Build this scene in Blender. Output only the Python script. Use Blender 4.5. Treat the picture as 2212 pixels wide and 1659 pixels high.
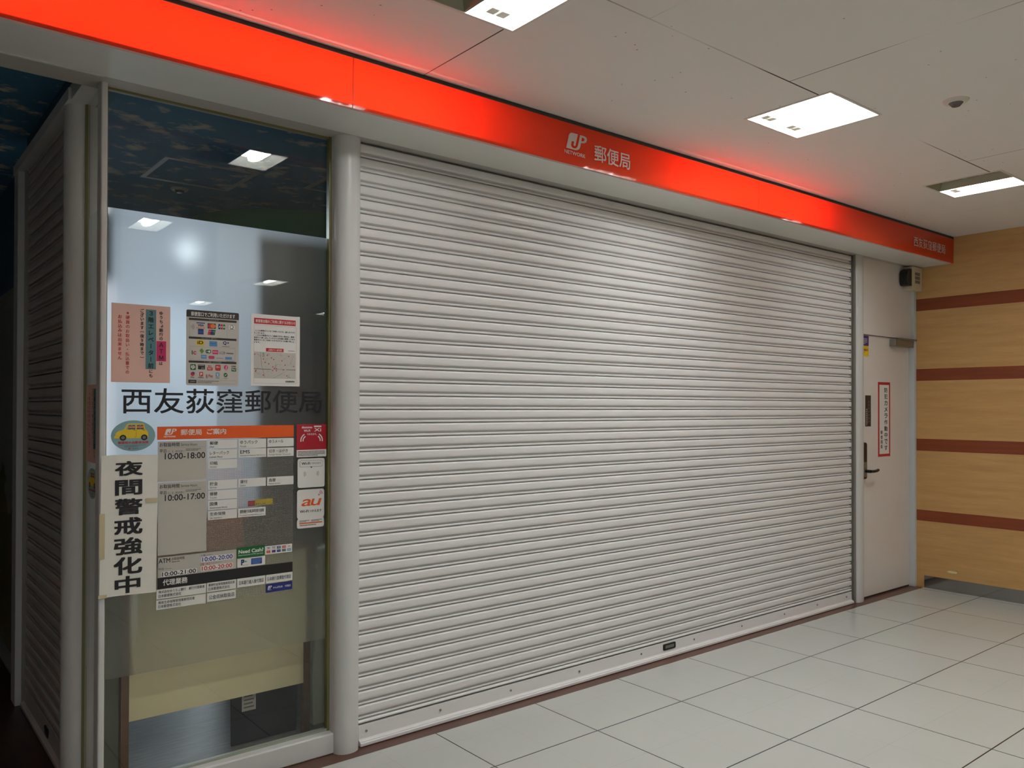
import bpy, bmesh, math, random
from mathutils import Vector, Matrix
from mathutils.geometry import tessellate_polygon

for o in list(bpy.data.objects):
    bpy.data.objects.remove(o)
SC = bpy.context.scene
COL = SC.collection
PI = math.pi
random.seed(7)

# ------------------------------------------------------------------ camera
CAM_H = 1.47
yaw, pitch, roll = 0.682200, 0.0084135, 0.0021915
fwd = Vector((math.sin(yaw) * math.cos(pitch), math.cos(yaw) * math.cos(pitch), math.sin(pitch)))
rgt = Vector((math.cos(yaw), -math.sin(yaw), 0))
up = rgt.cross(fwd)
r2 = rgt * math.cos(roll) + up * math.sin(roll)
u2 = -rgt * math.sin(roll) + up * math.cos(roll)
cd = bpy.data.cameras.new('camera')
cam = bpy.data.objects.new('camera', cd)
COL.objects.link(cam)
M3 = Matrix((r2, u2, -fwd)).transposed()
cam.matrix_world = Matrix.Translation((0, 0, CAM_H)) @ M3.to_4x4()
cd.sensor_fit = 'HORIZONTAL'
cd.sensor_width = 36
cd.lens = 1764.11 / 2212 * 36
cd.shift_y = (865.09 - 829.5) / 2212
cd.clip_start = 0.02
cd.clip_end = 60
SC.camera = cam

# ------------------------------------------------------------------ world, exposure
w = bpy.data.worlds.new('world')
SC.world = w
w.use_nodes = True
w.node_tree.nodes['Background'].inputs[0].default_value = (0.9, 0.95, 1.0, 1)
w.node_tree.nodes['Background'].inputs[1].default_value = 0.002
SC.view_settings.view_transform = 'Standard'
SC.view_settings.look = 'None'
SC.view_settings.exposure = 0.0
SC.view_settings.gamma = 1.0
SC.view_settings.use_curve_mapping = False

LAMP_W = 13.6          # one lit half of a mall ceiling lamp
DOME_L = (4.5, 120.0)  # radiance of the round office lamps
SPOT_W = 235.0          # lamp added in the office to brighten the frosted glass

FILM_SCATTER = 0.38
SIGN_W = 4.0          # tubes inside the fascia sign

# ------------------------------------------------------------------ colour and materials
def lin(c):
    c = c / 255.0
    return c / 12.92 if c <= 0.04045 else ((c + 0.055) / 1.055) ** 2.4

def rgb(r, g, b):
    return (lin(r), lin(g), lin(b), 1.0)

def newmat(name):
    m = bpy.data.materials.new(name)
    m.use_nodes = True
    return m, m.node_tree.nodes, m.node_tree.links

def P(name, col, rough=0.5, metal=0.0, spec=0.5, var=0.04, scale=8.0, bump=0.0, bscale=200.0, coat=0.0):
    """Principled with a little procedural variation of the base colour."""
    m, n, l = newmat(name)
    b = n['Principled BSDF']
    b.inputs['Roughness'].default_value = rough
    b.inputs['Metallic'].default_value = metal
    b.inputs['Specular IOR Level'].default_value = spec
    b.inputs['Coat Weight'].default_value = coat
    c = rgb(*col)
    tc = n.new('ShaderNodeTexCoord')
    if var > 0:
        t = n.new('ShaderNodeTexNoise')
        t.inputs['Scale'].default_value = scale
        t.inputs['Detail'].default_value = 4
        l.new(tc.outputs['Object'], t.inputs['Vector'])
        mx = n.new('ShaderNodeMix')
        mx.data_type = 'RGBA'
        mx.inputs[6].default_value = tuple(min(1, v * (1 - var)) for v in c[:3]) + (1,)
        mx.inputs[7].default_value = tuple(min(1, v * (1 + var)) for v in c[:3]) + (1,)
        l.new(t.outputs['Fac'], mx.inputs[0])
        l.new(mx.outputs[2], b.inputs['Base Color'])
    else:
        b.inputs['Base Color'].default_value = c
    if bump > 0:
        t2 = n.new('ShaderNodeTexNoise')
        t2.inputs['Scale'].default_value = bscale
        l.new(tc.outputs['Object'], t2.inputs['Vector'])
        bp = n.new('ShaderNodeBump')
        bp.inputs['Strength'].default_value = bump
        bp.inputs['Distance'].default_value = 0.002
        l.new(t2.outputs['Fac'], bp.inputs['Height'])
        l.new(bp.outputs['Normal'], b.inputs['Normal'])
    return m

def math_node(n, op, a=None, b=None):
    q = n.new('ShaderNodeMath')
    q.operation = op
    for i, v in enumerate((a, b)):
        if isinstance(v, (int, float)):
            q.inputs[i].default_value = v
    return q

def mix_rgb(n, l, fac, a, b):
    mx = n.new('ShaderNodeMix')
    mx.data_type = 'RGBA'
    for i, v in ((0, fac), (6, a), (7, b)):
        if isinstance(v, bpy.types.NodeSocket):
            l.new(v, mx.inputs[i])
        else:
            mx.inputs[i].default_value = v
    return mx.outputs[2]

def line_mask(n, l, sock, pos, period, half):
    """1 on lines of half width `half`, at pos + k*period (period 0: one line)."""
    a = math_node(n, 'SUBTRACT', None, pos)
    l.new(sock, a.inputs[0])
    if period:
        q = n.new('ShaderNodeMath')
        q.operation = 'PINGPONG'
        q.inputs[1].default_value = period / 2
        l.new(a.outputs[0], q.inputs[0])
    else:
        q = math_node(n, 'ABSOLUTE')
        l.new(a.outputs[0], q.inputs[0])
    c = math_node(n, 'LESS_THAN', None, half)
    l.new(q.outputs[0], c.inputs[0])
    return c.outputs[0]

def mat_floor():
    m, n, l = newmat('floor_tile')
    b = n['Principled BSDF']
    tc = n.new('ShaderNodeTexCoord')
    sx = n.new('ShaderNodeSeparateXYZ')
    l.new(tc.outputs['Object'], sx.inputs[0])
    t = n.new('ShaderNodeTexNoise')
    t.inputs['Scale'].default_value = 1.3
    t.inputs['Detail'].default_value = 5
    l.new(tc.outputs['Object'], t.inputs['Vector'])
    base = mix_rgb(n, l, t.outputs['Fac'], rgb(188, 190, 183), rgb(197, 198, 192))
    fx = line_mask(n, l, sx.outputs['X'], 2.6556 - 0.296, 0.5915, 0.0012)
    fy = line_mask(n, l, sx.outputs['Y'], 2.646 - 0.302, 0.604, 0.0012)
    mx = math_node(n, 'MAXIMUM')
    l.new(fx, mx.inputs[0]); l.new(fy, mx.inputs[1])
    t2 = n.new('ShaderNodeTexNoise')
    t2.inputs['Scale'].default_value = 0.9
    l.new(tc.outputs['Object'], t2.inputs['Vector'])
    fm = math_node(n, 'MULTIPLY')
    l.new(mx.outputs[0], fm.inputs[0]); l.new(t2.outputs['Fac'], fm.inputs[1])
    fm2 = math_node(n, 'MULTIPLY', None, 0.45)
    l.new(fm.outputs[0], fm2.inputs[0])
    base = mix_rgb(n, l, fm2.outputs[0], base, rgb(140, 138, 130))
    gx = line_mask(n, l, sx.outputs['X'], 2.6556, 0.5915, 0.0028)
    gy = line_mask(n, l, sx.outputs['Y'], 2.646, 0.604, 0.0030)
    gm = math_node(n, 'MAXIMUM')
    l.new(gx, gm.inputs[0]); l.new(gy, gm.inputs[1])
    base = mix_rgb(n, l, gm.outputs[0], base, rgb(48, 42, 40))
    v = n.new('ShaderNodeTexVoronoi')
    v.inputs['Scale'].default_value = 2.6
    l.new(tc.outputs['Object'], v.inputs['Vector'])
    sp = math_node(n, 'LESS_THAN', None, 0.012)
    l.new(v.outputs['Distance'], sp.inputs[0])
    base = mix_rgb(n, l, sp.outputs[0], base, rgb(110, 106, 100))
    l.new(base, b.inputs['Base Color'])
    b.inputs['Roughness'].default_value = 0.2
    b.inputs['Specular IOR Level'].default_value = 0.55
    return m

def mat_ceiling():
    m, n, l = newmat('ceiling_board')
    b = n['Principled BSDF']
    tc = n.new('ShaderNodeTexCoord')
    sx = n.new('ShaderNodeSeparateXYZ')
    l.new(tc.outputs['Object'], sx.inputs[0])
    base = rgb(226, 219, 211)
    seam = line_mask(n, l, sx.outputs['Y'], 1.925, 1.82, 0.0035)
    c1 = line_mask(n, l, sx.outputs['X'], 1.837, 2.094, 0.003)
    gt = math_node(n, 'GREATER_THAN', None, 1.925)
    l.new(sx.outputs['Y'], gt.inputs[0])
    mm = math_node(n, 'MULTIPLY')
    l.new(c1, mm.inputs[0]); l.new(gt.outputs[0], mm.inputs[1])
    c2 = line_mask(n, l, sx.outputs['X'], 3.062, 0.877, 0.002)
    lt = math_node(n, 'LESS_THAN', None, 1.925)
    l.new(sx.outputs['Y'], lt.inputs[0])
    m2 = math_node(n, 'MULTIPLY')
    l.new(c2, m2.inputs[0]); l.new(lt.outputs[0], m2.inputs[1])
    a1 = math_node(n, 'MAXIMUM'); l.new(seam, a1.inputs[0]); l.new(mm.outputs[0], a1.inputs[1])
    a2 = math_node(n, 'MAXIMUM'); l.new(a1.outputs[0], a2.inputs[0]); l.new(m2.outputs[0], a2.inputs[1])
    t = n.new('ShaderNodeTexNoise'); t.inputs['Scale'].default_value = 1.1
    l.new(tc.outputs['Object'], t.inputs['Vector'])
    mr = n.new('ShaderNodeMapRange')
    mr.inputs[1].default_value = 0.42; mr.inputs[2].default_value = 0.62
    l.new(t.outputs['Fac'], mr.inputs[0])
    f = math_node(n, 'MULTIPLY'); l.new(a2.outputs[0], f.inputs[0]); l.new(mr.outputs[0], f.inputs[1])
    col = mix_rgb(n, l, f.outputs[0], base, rgb(70, 58, 54))
    v = n.new('ShaderNodeTexVoronoi'); v.inputs['Scale'].default_value = 15
    l.new(tc.outputs['Object'], v.inputs['Vector'])
    sp = math_node(n, 'LESS_THAN', None, 0.06)
    l.new(v.outputs['Distance'], sp.inputs[0])
    t3 = n.new('ShaderNodeTexNoise'); t3.inputs['Scale'].default_value = 3
    l.new(tc.outputs['Object'], t3.inputs['Vector'])
    g3 = math_node(n, 'GREATER_THAN', None, 0.52); l.new(t3.outputs['Fac'], g3.inputs[0])
    s2 = math_node(n, 'MULTIPLY'); l.new(sp.outputs[0], s2.inputs[0]); l.new(g3.outputs[0], s2.inputs[1])
    s3 = math_node(n, 'MULTIPLY', None, 0.6); l.new(s2.outputs[0], s3.inputs[0])
    col = mix_rgb(n, l, s3.outputs[0], col, rgb(80, 62, 55))
    l.new(col, b.inputs['Base Color'])
    b.inputs['Roughness'].default_value = 0.75
    b.inputs['Specular IOR Level'].default_value = 0.2
    return m

def mat_wood(name, c1, c2, sc=(1, 1, 12), rough=0.45, band=None, bandcol=None, damage=None):
    m, n, l = newmat(name)
    b = n['Principled BSDF']
    tc = n.new('ShaderNodeTexCoord')
    mp = n.new('ShaderNodeMapping')
    mp.inputs['Scale'].default_value = sc
    l.new(tc.outputs['Object'], mp.inputs[0])
    t = n.new('ShaderNodeTexNoise')
    t.inputs['Scale'].default_value = 3.0
    t.inputs['Detail'].default_value = 6
    t.inputs['Roughness'].default_value = 0.65
    l.new(mp.outputs[0], t.inputs['Vector'])
    mr = n.new('ShaderNodeMapRange')
    mr.inputs[1].default_value = 0.3; mr.inputs[2].default_value = 0.7
    l.new(t.outputs['Fac'], mr.inputs[0])
    col = mix_rgb(n, l, mr.outputs[0], rgb(*c1), rgb(*c2))
    if damage:
        (dy, dz, ry, rz) = damage
        sx = n.new('ShaderNodeSeparateXYZ'); l.new(tc.outputs['Object'], sx.inputs[0])
        a = math_node(n, 'SUBTRACT', None, dy); l.new(sx.outputs['Y'], a.inputs[0])
        a2 = math_node(n, 'DIVIDE', None, ry); l.new(a.outputs[0], a2.inputs[0])
        a3 = math_node(n, 'POWER', None, 2); l.new(a2.outputs[0], a3.inputs[0])
        c = math_node(n, 'SUBTRACT', None, dz); l.new(sx.outputs['Z'], c.inputs[0])
        d2 = math_node(n, 'DIVIDE', None, rz); l.new(c.outputs[0], d2.inputs[0])
        d3 = math_node(n, 'POWER', None, 2); l.new(d2.outputs[0], d3.inputs[0])
        s = math_node(n, 'ADD'); l.new(a3.outputs[0], s.inputs[0]); l.new(d3.outputs[0], s.inputs[1])
        nz = n.new('ShaderNodeTexNoise'); nz.inputs['Scale'].default_value = 60
        l.new(tc.outputs['Object'], nz.inputs['Vector'])
        ad = math_node(n, 'ADD'); l.new(s.outputs[0], ad.inputs[0]); l.new(nz.outputs['Fac'], ad.inputs[1])
        lt = math_node(n, 'LESS_THAN', None, 1.1); l.new(ad.outputs[0], lt.inputs[0])
        col = mix_rgb(n, l, lt.outputs[0], col, rgb(225, 215, 170))
    l.new(col, b.inputs['Base Color'])
    b.inputs['Roughness'].default_value = rough
    return m

def mat_sky():
    m, n, l = newmat('sky_painted_board')
    b = n['Principled BSDF']
    tc = n.new('ShaderNodeTexCoord')
    mp = n.new('ShaderNodeMapping')
    mp.inputs['Scale'].default_value = (1.0, 1.25, 1.0)
    mp.inputs['Rotation'].default_value = (0, 0, 0.35)
    l.new(tc.outputs['Object'], mp.inputs[0])
    t = n.new('ShaderNodeTexNoise')
    t.inputs['Scale'].default_value = 5.2
    t.inputs['Detail'].default_value = 8
    t.inputs['Roughness'].default_value = 0.62
    l.new(mp.outputs[0], t.inputs['Vector'])
    mr = n.new('ShaderNodeMapRange')
    mr.inputs[1].default_value = 0.535; mr.inputs[2].default_value = 0.63
    l.new(t.outputs['Fac'], mr.inputs[0])
    t2 = n.new('ShaderNodeTexNoise'); t2.inputs['Scale'].default_value = 0.8
    l.new(tc.outputs['Object'], t2.inputs['Vector'])
    blue = mix_rgb(n, l, t2.outputs['Fac'], rgb(78, 128, 158), rgb(88, 142, 172))
    f = math_node(n, 'MULTIPLY', None, 0.85); l.new(mr.outputs[0], f.inputs[0])
    col = mix_rgb(n, l, f.outputs[0], blue, rgb(222, 210, 188))
    l.new(col, b.inputs['Base Color'])
    b.inputs['Roughness'].default_value = 0.8
    b.inputs['Specular IOR Level'].default_value = 0.15
    return m

def mat_mural():
    m, n, l = newmat('mural_paint')
    b = n['Principled BSDF']
    tc = n.new('ShaderNodeTexCoord')
    sx = n.new('ShaderNodeSeparateXYZ'); l.new(tc.outputs['Object'], sx.inputs[0])
    t = n.new('ShaderNodeTexNoise'); t.inputs['Scale'].default_value = 2.2; t.inputs['Detail'].default_value = 6
    l.new(tc.outputs['Object'], t.inputs['Vector'])
    ad = math_node(n, 'ADD'); l.new(sx.outputs['Z'], ad.inputs[0]); l.new(t.outputs['Fac'], ad.inputs[1])
    g1 = math_node(n, 'GREATER_THAN', None, 1.4); l.new(ad.outputs[0], g1.inputs[0])
    low = mix_rgb(n, l, t.outputs['Fac'], rgb(70, 90, 50), rgb(150, 130, 80))
    col = mix_rgb(n, l, g1.outputs[0], low, rgb(150, 150, 140))
    g2 = math_node(n, 'GREATER_THAN', None, 2.18); l.new(sx.outputs['Z'], g2.inputs[0])
    col = mix_rgb(n, l, g2.outputs[0], col, rgb(62, 98, 122))
    l.new(col, b.inputs['Base Color'])
    b.inputs['Roughness'].default_value = 0.7
    return m

def mat_glass():
    """Clear pane: transparent, tinted a little, with a mirror reflection that grows at grazing angles."""
    m, n, l = newmat('clear_glass')
    n.remove(n['Principled BSDF'])
    tr = n.new('ShaderNodeBsdfTransparent'); tr.inputs[0].default_value = (0.965, 0.975, 0.957, 1)
    gl = n.new('ShaderNodeBsdfGlossy'); gl.inputs['Roughness'].default_value = 0.0
    lw = n.new('ShaderNodeLayerWeight'); lw.inputs['Blend'].default_value = 0.5
    pw = math_node(n, 'POWER', None, 5.0); l.new(lw.outputs['Facing'], pw.inputs[0])
    ml = math_node(n, 'MULTIPLY', None, 0.92); l.new(pw.outputs[0], ml.inputs[0])
    ad = math_node(n, 'ADD', None, 0.040); l.new(ml.outputs[0], ad.inputs[0])
    ms = n.new('ShaderNodeMixShader')
    l.new(ad.outputs[0], ms.inputs[0]); l.new(tr.outputs[0], ms.inputs[1]); l.new(gl.outputs[0], ms.inputs[2])
    l.new(ms.outputs[0], n['Material Output'].inputs['Surface'])
    return m

def mat_film(name='frosted_film', clear=False):
    """Frosted film: blurred see-through plus light scattered from behind."""
    m, n, l = newmat(name)
    n.remove(n['Principled BSDF'])
    rf = n.new('ShaderNodeBsdfRefraction'); rf.inputs['Roughness'].default_value = 0.5; rf.inputs['IOR'].default_value = 1.1
    if clear:
        rf = n.new('ShaderNodeBsdfTransparent')
    rf.inputs[0].default_value = (0.98, 0.985, 0.98, 1)
    tl = n.new('ShaderNodeBsdfTranslucent'); tl.inputs[0].default_value = (0.86, 0.92, 1.0, 1)
    df = n.new('ShaderNodeBsdfDiffuse'); df.inputs[0].default_value = (0.7, 0.72, 0.74, 1)
    t = n.new('ShaderNodeTexNoise'); t.inputs['Scale'].default_value = 500
    tc = n.new('ShaderNodeTexCoord'); l.new(tc.outputs['Object'], t.inputs['Vector'])
    f = math_node(n, 'MULTIPLY', None, 0.16); l.new(t.outputs['Fac'], f.inputs[0])
    f2 = math_node(n, 'ADD', None, FILM_SCATTER - 0.08); l.new(f.outputs[0], f2.inputs[0])
    a = n.new('ShaderNodeMixShader'); l.new(f2.outputs[0], a.inputs[0])
    l.new(rf.outputs[0], a.inputs[1]); l.new(tl.outputs[0], a.inputs[2])
    c = n.new('ShaderNodeMixShader'); c.inputs[0].default_value = 0.06
    l.new(a.outputs[0], c.inputs[1]); l.new(df.outputs[0], c.inputs[2])
    l.new(c.outputs[0], n['Material Output'].inputs['Surface'])
    return m

def mat_perforated():
    """See-through sheet printed with a fine diagonal check of pale dots."""
    m, n, l = newmat('perforated_sheet')
    n.remove(n['Principled BSDF'])
    tr = n.new('ShaderNodeBsdfTransparent')
    df = n.new('ShaderNodeBsdfDiffuse'); df.inputs[0].default_value = rgb(170, 165, 155)
    tc = n.new('ShaderNodeTexCoord')
    mp = n.new('ShaderNodeMapping'); mp.inputs['Rotation'].default_value = (0, PI / 4, 0)
    l.new(tc.outputs['Object'], mp.inputs[0])
    ck = n.new('ShaderNodeTexChecker'); ck.inputs['Scale'].default_value = 210
    l.new(mp.outputs[0], ck.inputs['Vector'])
    f = math_node(n, 'MULTIPLY', None, 0.24); l.new(ck.outputs['Fac'], f.inputs[0])
    f2 = math_node(n, 'ADD', None, 0.06); l.new(f.outputs[0], f2.inputs[0])
    ms = n.new('ShaderNodeMixShader')
    l.new(f2.outputs[0], ms.inputs[0]); l.new(tr.outputs[0], ms.inputs[1]); l.new(df.outputs[0], ms.inputs[2])
    l.new(ms.outputs[0], n['Material Output'].inputs['Surface'])
    return m

def mat_sign():
    """Orange acrylic sign face, lit from behind by the tubes in the box."""
    m, n, l = newmat('orange_acrylic')
    n.remove(n['Principled BSDF'])
    tl = n.new('ShaderNodeBsdfTranslucent'); tl.inputs[0].default_value = (1.0, 0.016, 0.003, 1)
    df = n.new('ShaderNodeBsdfDiffuse'); df.inputs[0].default_value = (0.86, 0.088, 0.024, 1)
    gl = n.new('ShaderNodeBsdfGlossy'); gl.inputs['Roughness'].default_value = 0.05
    a = n.new('ShaderNodeMixShader'); a.inputs[0].default_value = 0.5
    l.new(tl.outputs[0], a.inputs[1]); l.new(df.outputs[0], a.inputs[2])
    lw = n.new('ShaderNodeLayerWeight'); lw.inputs['Blend'].default_value = 0.5
    pw = math_node(n, 'POWER', None, 5.0); l.new(lw.outputs['Facing'], pw.inputs[0])
    ad = math_node(n, 'ADD', None, 0.04); l.new(pw.outputs[0], ad.inputs[0])
    ms = n.new('ShaderNodeMixShader')
    l.new(ad.outputs[0], ms.inputs[0]); l.new(a.outputs[0], ms.inputs[1]); l.new(gl.outputs[0], ms.inputs[2])
    l.new(ms.outputs[0], n['Material Output'].inputs['Surface'])
    return m

def mat_emit(name, col, s):
    m, n, l = newmat(name)
    n.remove(n['Principled BSDF'])
    e = n.new('ShaderNodeEmission'); e.inputs[0].default_value = col; e.inputs[1].default_value = s
    l.new(e.outputs[0], n['Material Output'].inputs['Surface'])
    return m

def mat_vinyl():
    m, n, l = newmat('office_vinyl')
    b = n['Principled BSDF']
    tc = n.new('ShaderNodeTexCoord')
    mp = n.new('ShaderNodeMapping'); mp.inputs['Scale'].default_value = (2, 16, 1)
    l.new(tc.outputs['Object'], mp.inputs[0])
    t = n.new('ShaderNodeTexNoise'); t.inputs['Scale'].default_value = 4; t.inputs['Detail'].default_value = 6
    l.new(mp.outputs[0], t.inputs['Vector'])
    col = mix_rgb(n, l, t.outputs['Fac'], rgb(112, 112, 114), rgb(184, 182, 180))
    l.new(col, b.inputs['Base Color'])
    bp = n.new('ShaderNodeBump'); bp.inputs['Strength'].default_value = 0.25; bp.inputs['Distance'].default_value = 0.002
    l.new(t.outputs['Fac'], bp.inputs['Height']); l.new(bp.outputs['Normal'], b.inputs['Normal'])
    b.inputs['Roughness'].default_value = 0.36
    return m

M = dict(
    floor=mat_floor(), ceiling=mat_ceiling(), sky=mat_sky(), mural=mat_mural(), glass=mat_glass(), film=mat_film(), film_side=mat_film('frosted_film_side', True),
    perf=mat_perforated(), sign=mat_sign(), vinyl=mat_vinyl(),
    tan=mat_wood('tan_wood_laminate', (192, 148, 91), (208, 165, 106), (1, 0.8, 9), 0.42, damage=(2.86, 0.158, 0.05, 0.012)),
    stripe=mat_wood('brown_wood_strip', (122, 54, 22), (142, 66, 30), (1, 0.8, 14), 0.4),
    threshold=mat_wood('brown_wood_floor', (74, 46, 33), (98, 64, 47), (1.2, 14, 1), 0.32),
    darkwood=mat_wood('dark_wood_floor', (52, 30, 24), (70, 42, 32), (10, 1, 1), 0.4),
    brown=mat_wood('brown_desk_wood', (106, 70, 44), (122, 84, 54), (1, 1, 6), 0.4),
    white=P('white_painted_steel', (206, 204, 202), 0.35, bump=0.03, bscale=400),
    white2=P('white_door_paint', (224, 216, 210), 0.42),
    jamb=P('pale_grey_frame', (205, 207, 208), 0.32),
    soffit=P('grey_white_soffit', (218, 216, 209), 0.38, spec=0.35),
    beam=P('grey_beam_paint', (176, 170, 162), 0.5),
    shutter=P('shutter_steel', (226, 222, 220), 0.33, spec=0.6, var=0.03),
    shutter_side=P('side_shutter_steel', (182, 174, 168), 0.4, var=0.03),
    rail=P('guide_rail_steel', (150, 146, 138), 0.4, metal=0.4),
    dark=P('dark_reveal', (52, 46, 42), 0.6),
    black=P('black_plastic', (20, 20, 21), 0.3),
    ink=P('black_ink', (22, 20, 24), 0.6, var=0),
    red=P('red_ink', (190, 40, 42), 0.6, var=0),
    bluei=P('blue_ink', (40, 46, 140), 0.6, var=0),
    paper=P('white_paper', (228, 224, 219), 0.6, var=0.02),
    paper2=P('taped_paper', (228, 224, 213), 0.55, var=0.05, scale=14, bump=0.5, bscale=30),
    tape=P('yellowed_tape', (200, 186, 150), 0.35),
    plate=P('white_plate', (228, 225, 219), 0.5, var=0.02),
    greyplate=P('warm_grey_plate', (188, 182, 172), 0.5, var=0.02),
    greycard=P('grey_card', (194, 188, 180), 0.4, var=0.02),
    pinkpaper=P('pink_paper', (222, 180, 166), 0.6, var=0.02),
    teal=P('teal_ink', (78, 124, 130), 0.6, var=0),
    magenta=P('magenta_ink', (190, 36, 96), 0.6, var=0),
    orange=P('orange_plate', (226, 88, 22), 0.45, var=0.02),
    blackbar=P('black_plate', (24, 22, 26), 0.4),
    darkred=P('crimson_sticker', (168, 22, 40), 0.4),
    navy=P('navy_plate', (18, 34, 112), 0.4),
    green=P('green_plate', (12, 98, 42), 0.45),
    yellow=P('yellow_ink', (226, 190, 30), 0.55, var=0),
    ovalbg=P('teal_grey_sticker', (128, 164, 168), 0.45, var=0.03),
    skyblue=P('blue_print', (84, 140, 190), 0.55, var=0),
    palegreen=P('pale_print', (150, 172, 160), 0.55, var=0),
    lime=P('leaf_print', (96, 140, 40), 0.55, var=0),
    pink=P('pink_print', (206, 60, 110), 0.55, var=0),
    orangeink=P('orange_print', (224, 120, 50), 0.55, var=0),
    greyink=P('grey_print', (110, 108, 106), 0.6, var=0),
    purple=P('purple_print', (62, 40, 112), 0.5, var=0),
    logo=P('pale_lettering', (228, 206, 200), 0.5, var=0),
    gasket=P('olive_gasket', (116, 112, 70), 0.45),
    sky_wall=P('dark_blue_paint', (62, 98, 122), 0.8),
    cream=P('cream_panel', (250, 234, 190), 0.5, var=0.02),
    palecab=P('pale_green_grey_panel', (238, 243, 222), 0.5),
    olive_block=P('dark_olive_block', (96, 98, 80), 0.6),
    darkseam=P('dark_red_seam', (84, 26, 16), 0.5),
    rackwood=P('reddish_rack_wood', (232, 150, 118), 0.5),
    bead=P('grey_green_bead', (150, 158, 142), 0.35),
    bin=P('navy_bin_plastic', (30, 30, 46), 0.35),
    drum=P('dark_green_paint', (16, 160, 92), 0.6),
    column=P('dark_brown_column', (90, 74, 70), 0.6),
    officewall=P('office_white_wall', (222, 228, 236), 0.7),
    greyscreen=P('grey_brown_board', (142, 136, 134), 0.8),
    mirror=P('polished_skirting', (150, 148, 146), 0.08, metal=0.9, var=0.02),
    metal=P('brushed_metal', (150, 148, 142), 0.35, metal=0.8),
    bronze=P('bronze_metal', (72, 58, 50), 0.35, metal=0.6),
    beige=P('beige_plastic', (206, 192, 164), 0.45),
    vent=P('vent_slots', (120, 106, 92), 0.6),
    olive=P('unlit_lamp_metal', (150, 146, 122), 0.4),
    reflector=P('white_reflector', (238, 236, 228), 0.4, var=0.0),
    holder=P('lamp_holder', (225, 222, 210), 0.4),
    tube=mat_emit('lit_tube', (1.0, 0.98, 0.94, 1), 30.0),
    detector=P('detector_plastic', (210, 202, 188), 0.45),
    lens=P('detector_lens', (96, 90, 88), 0.2),
    dirt=P('scuff_mark', (120, 104, 100), 0.7),
)

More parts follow.
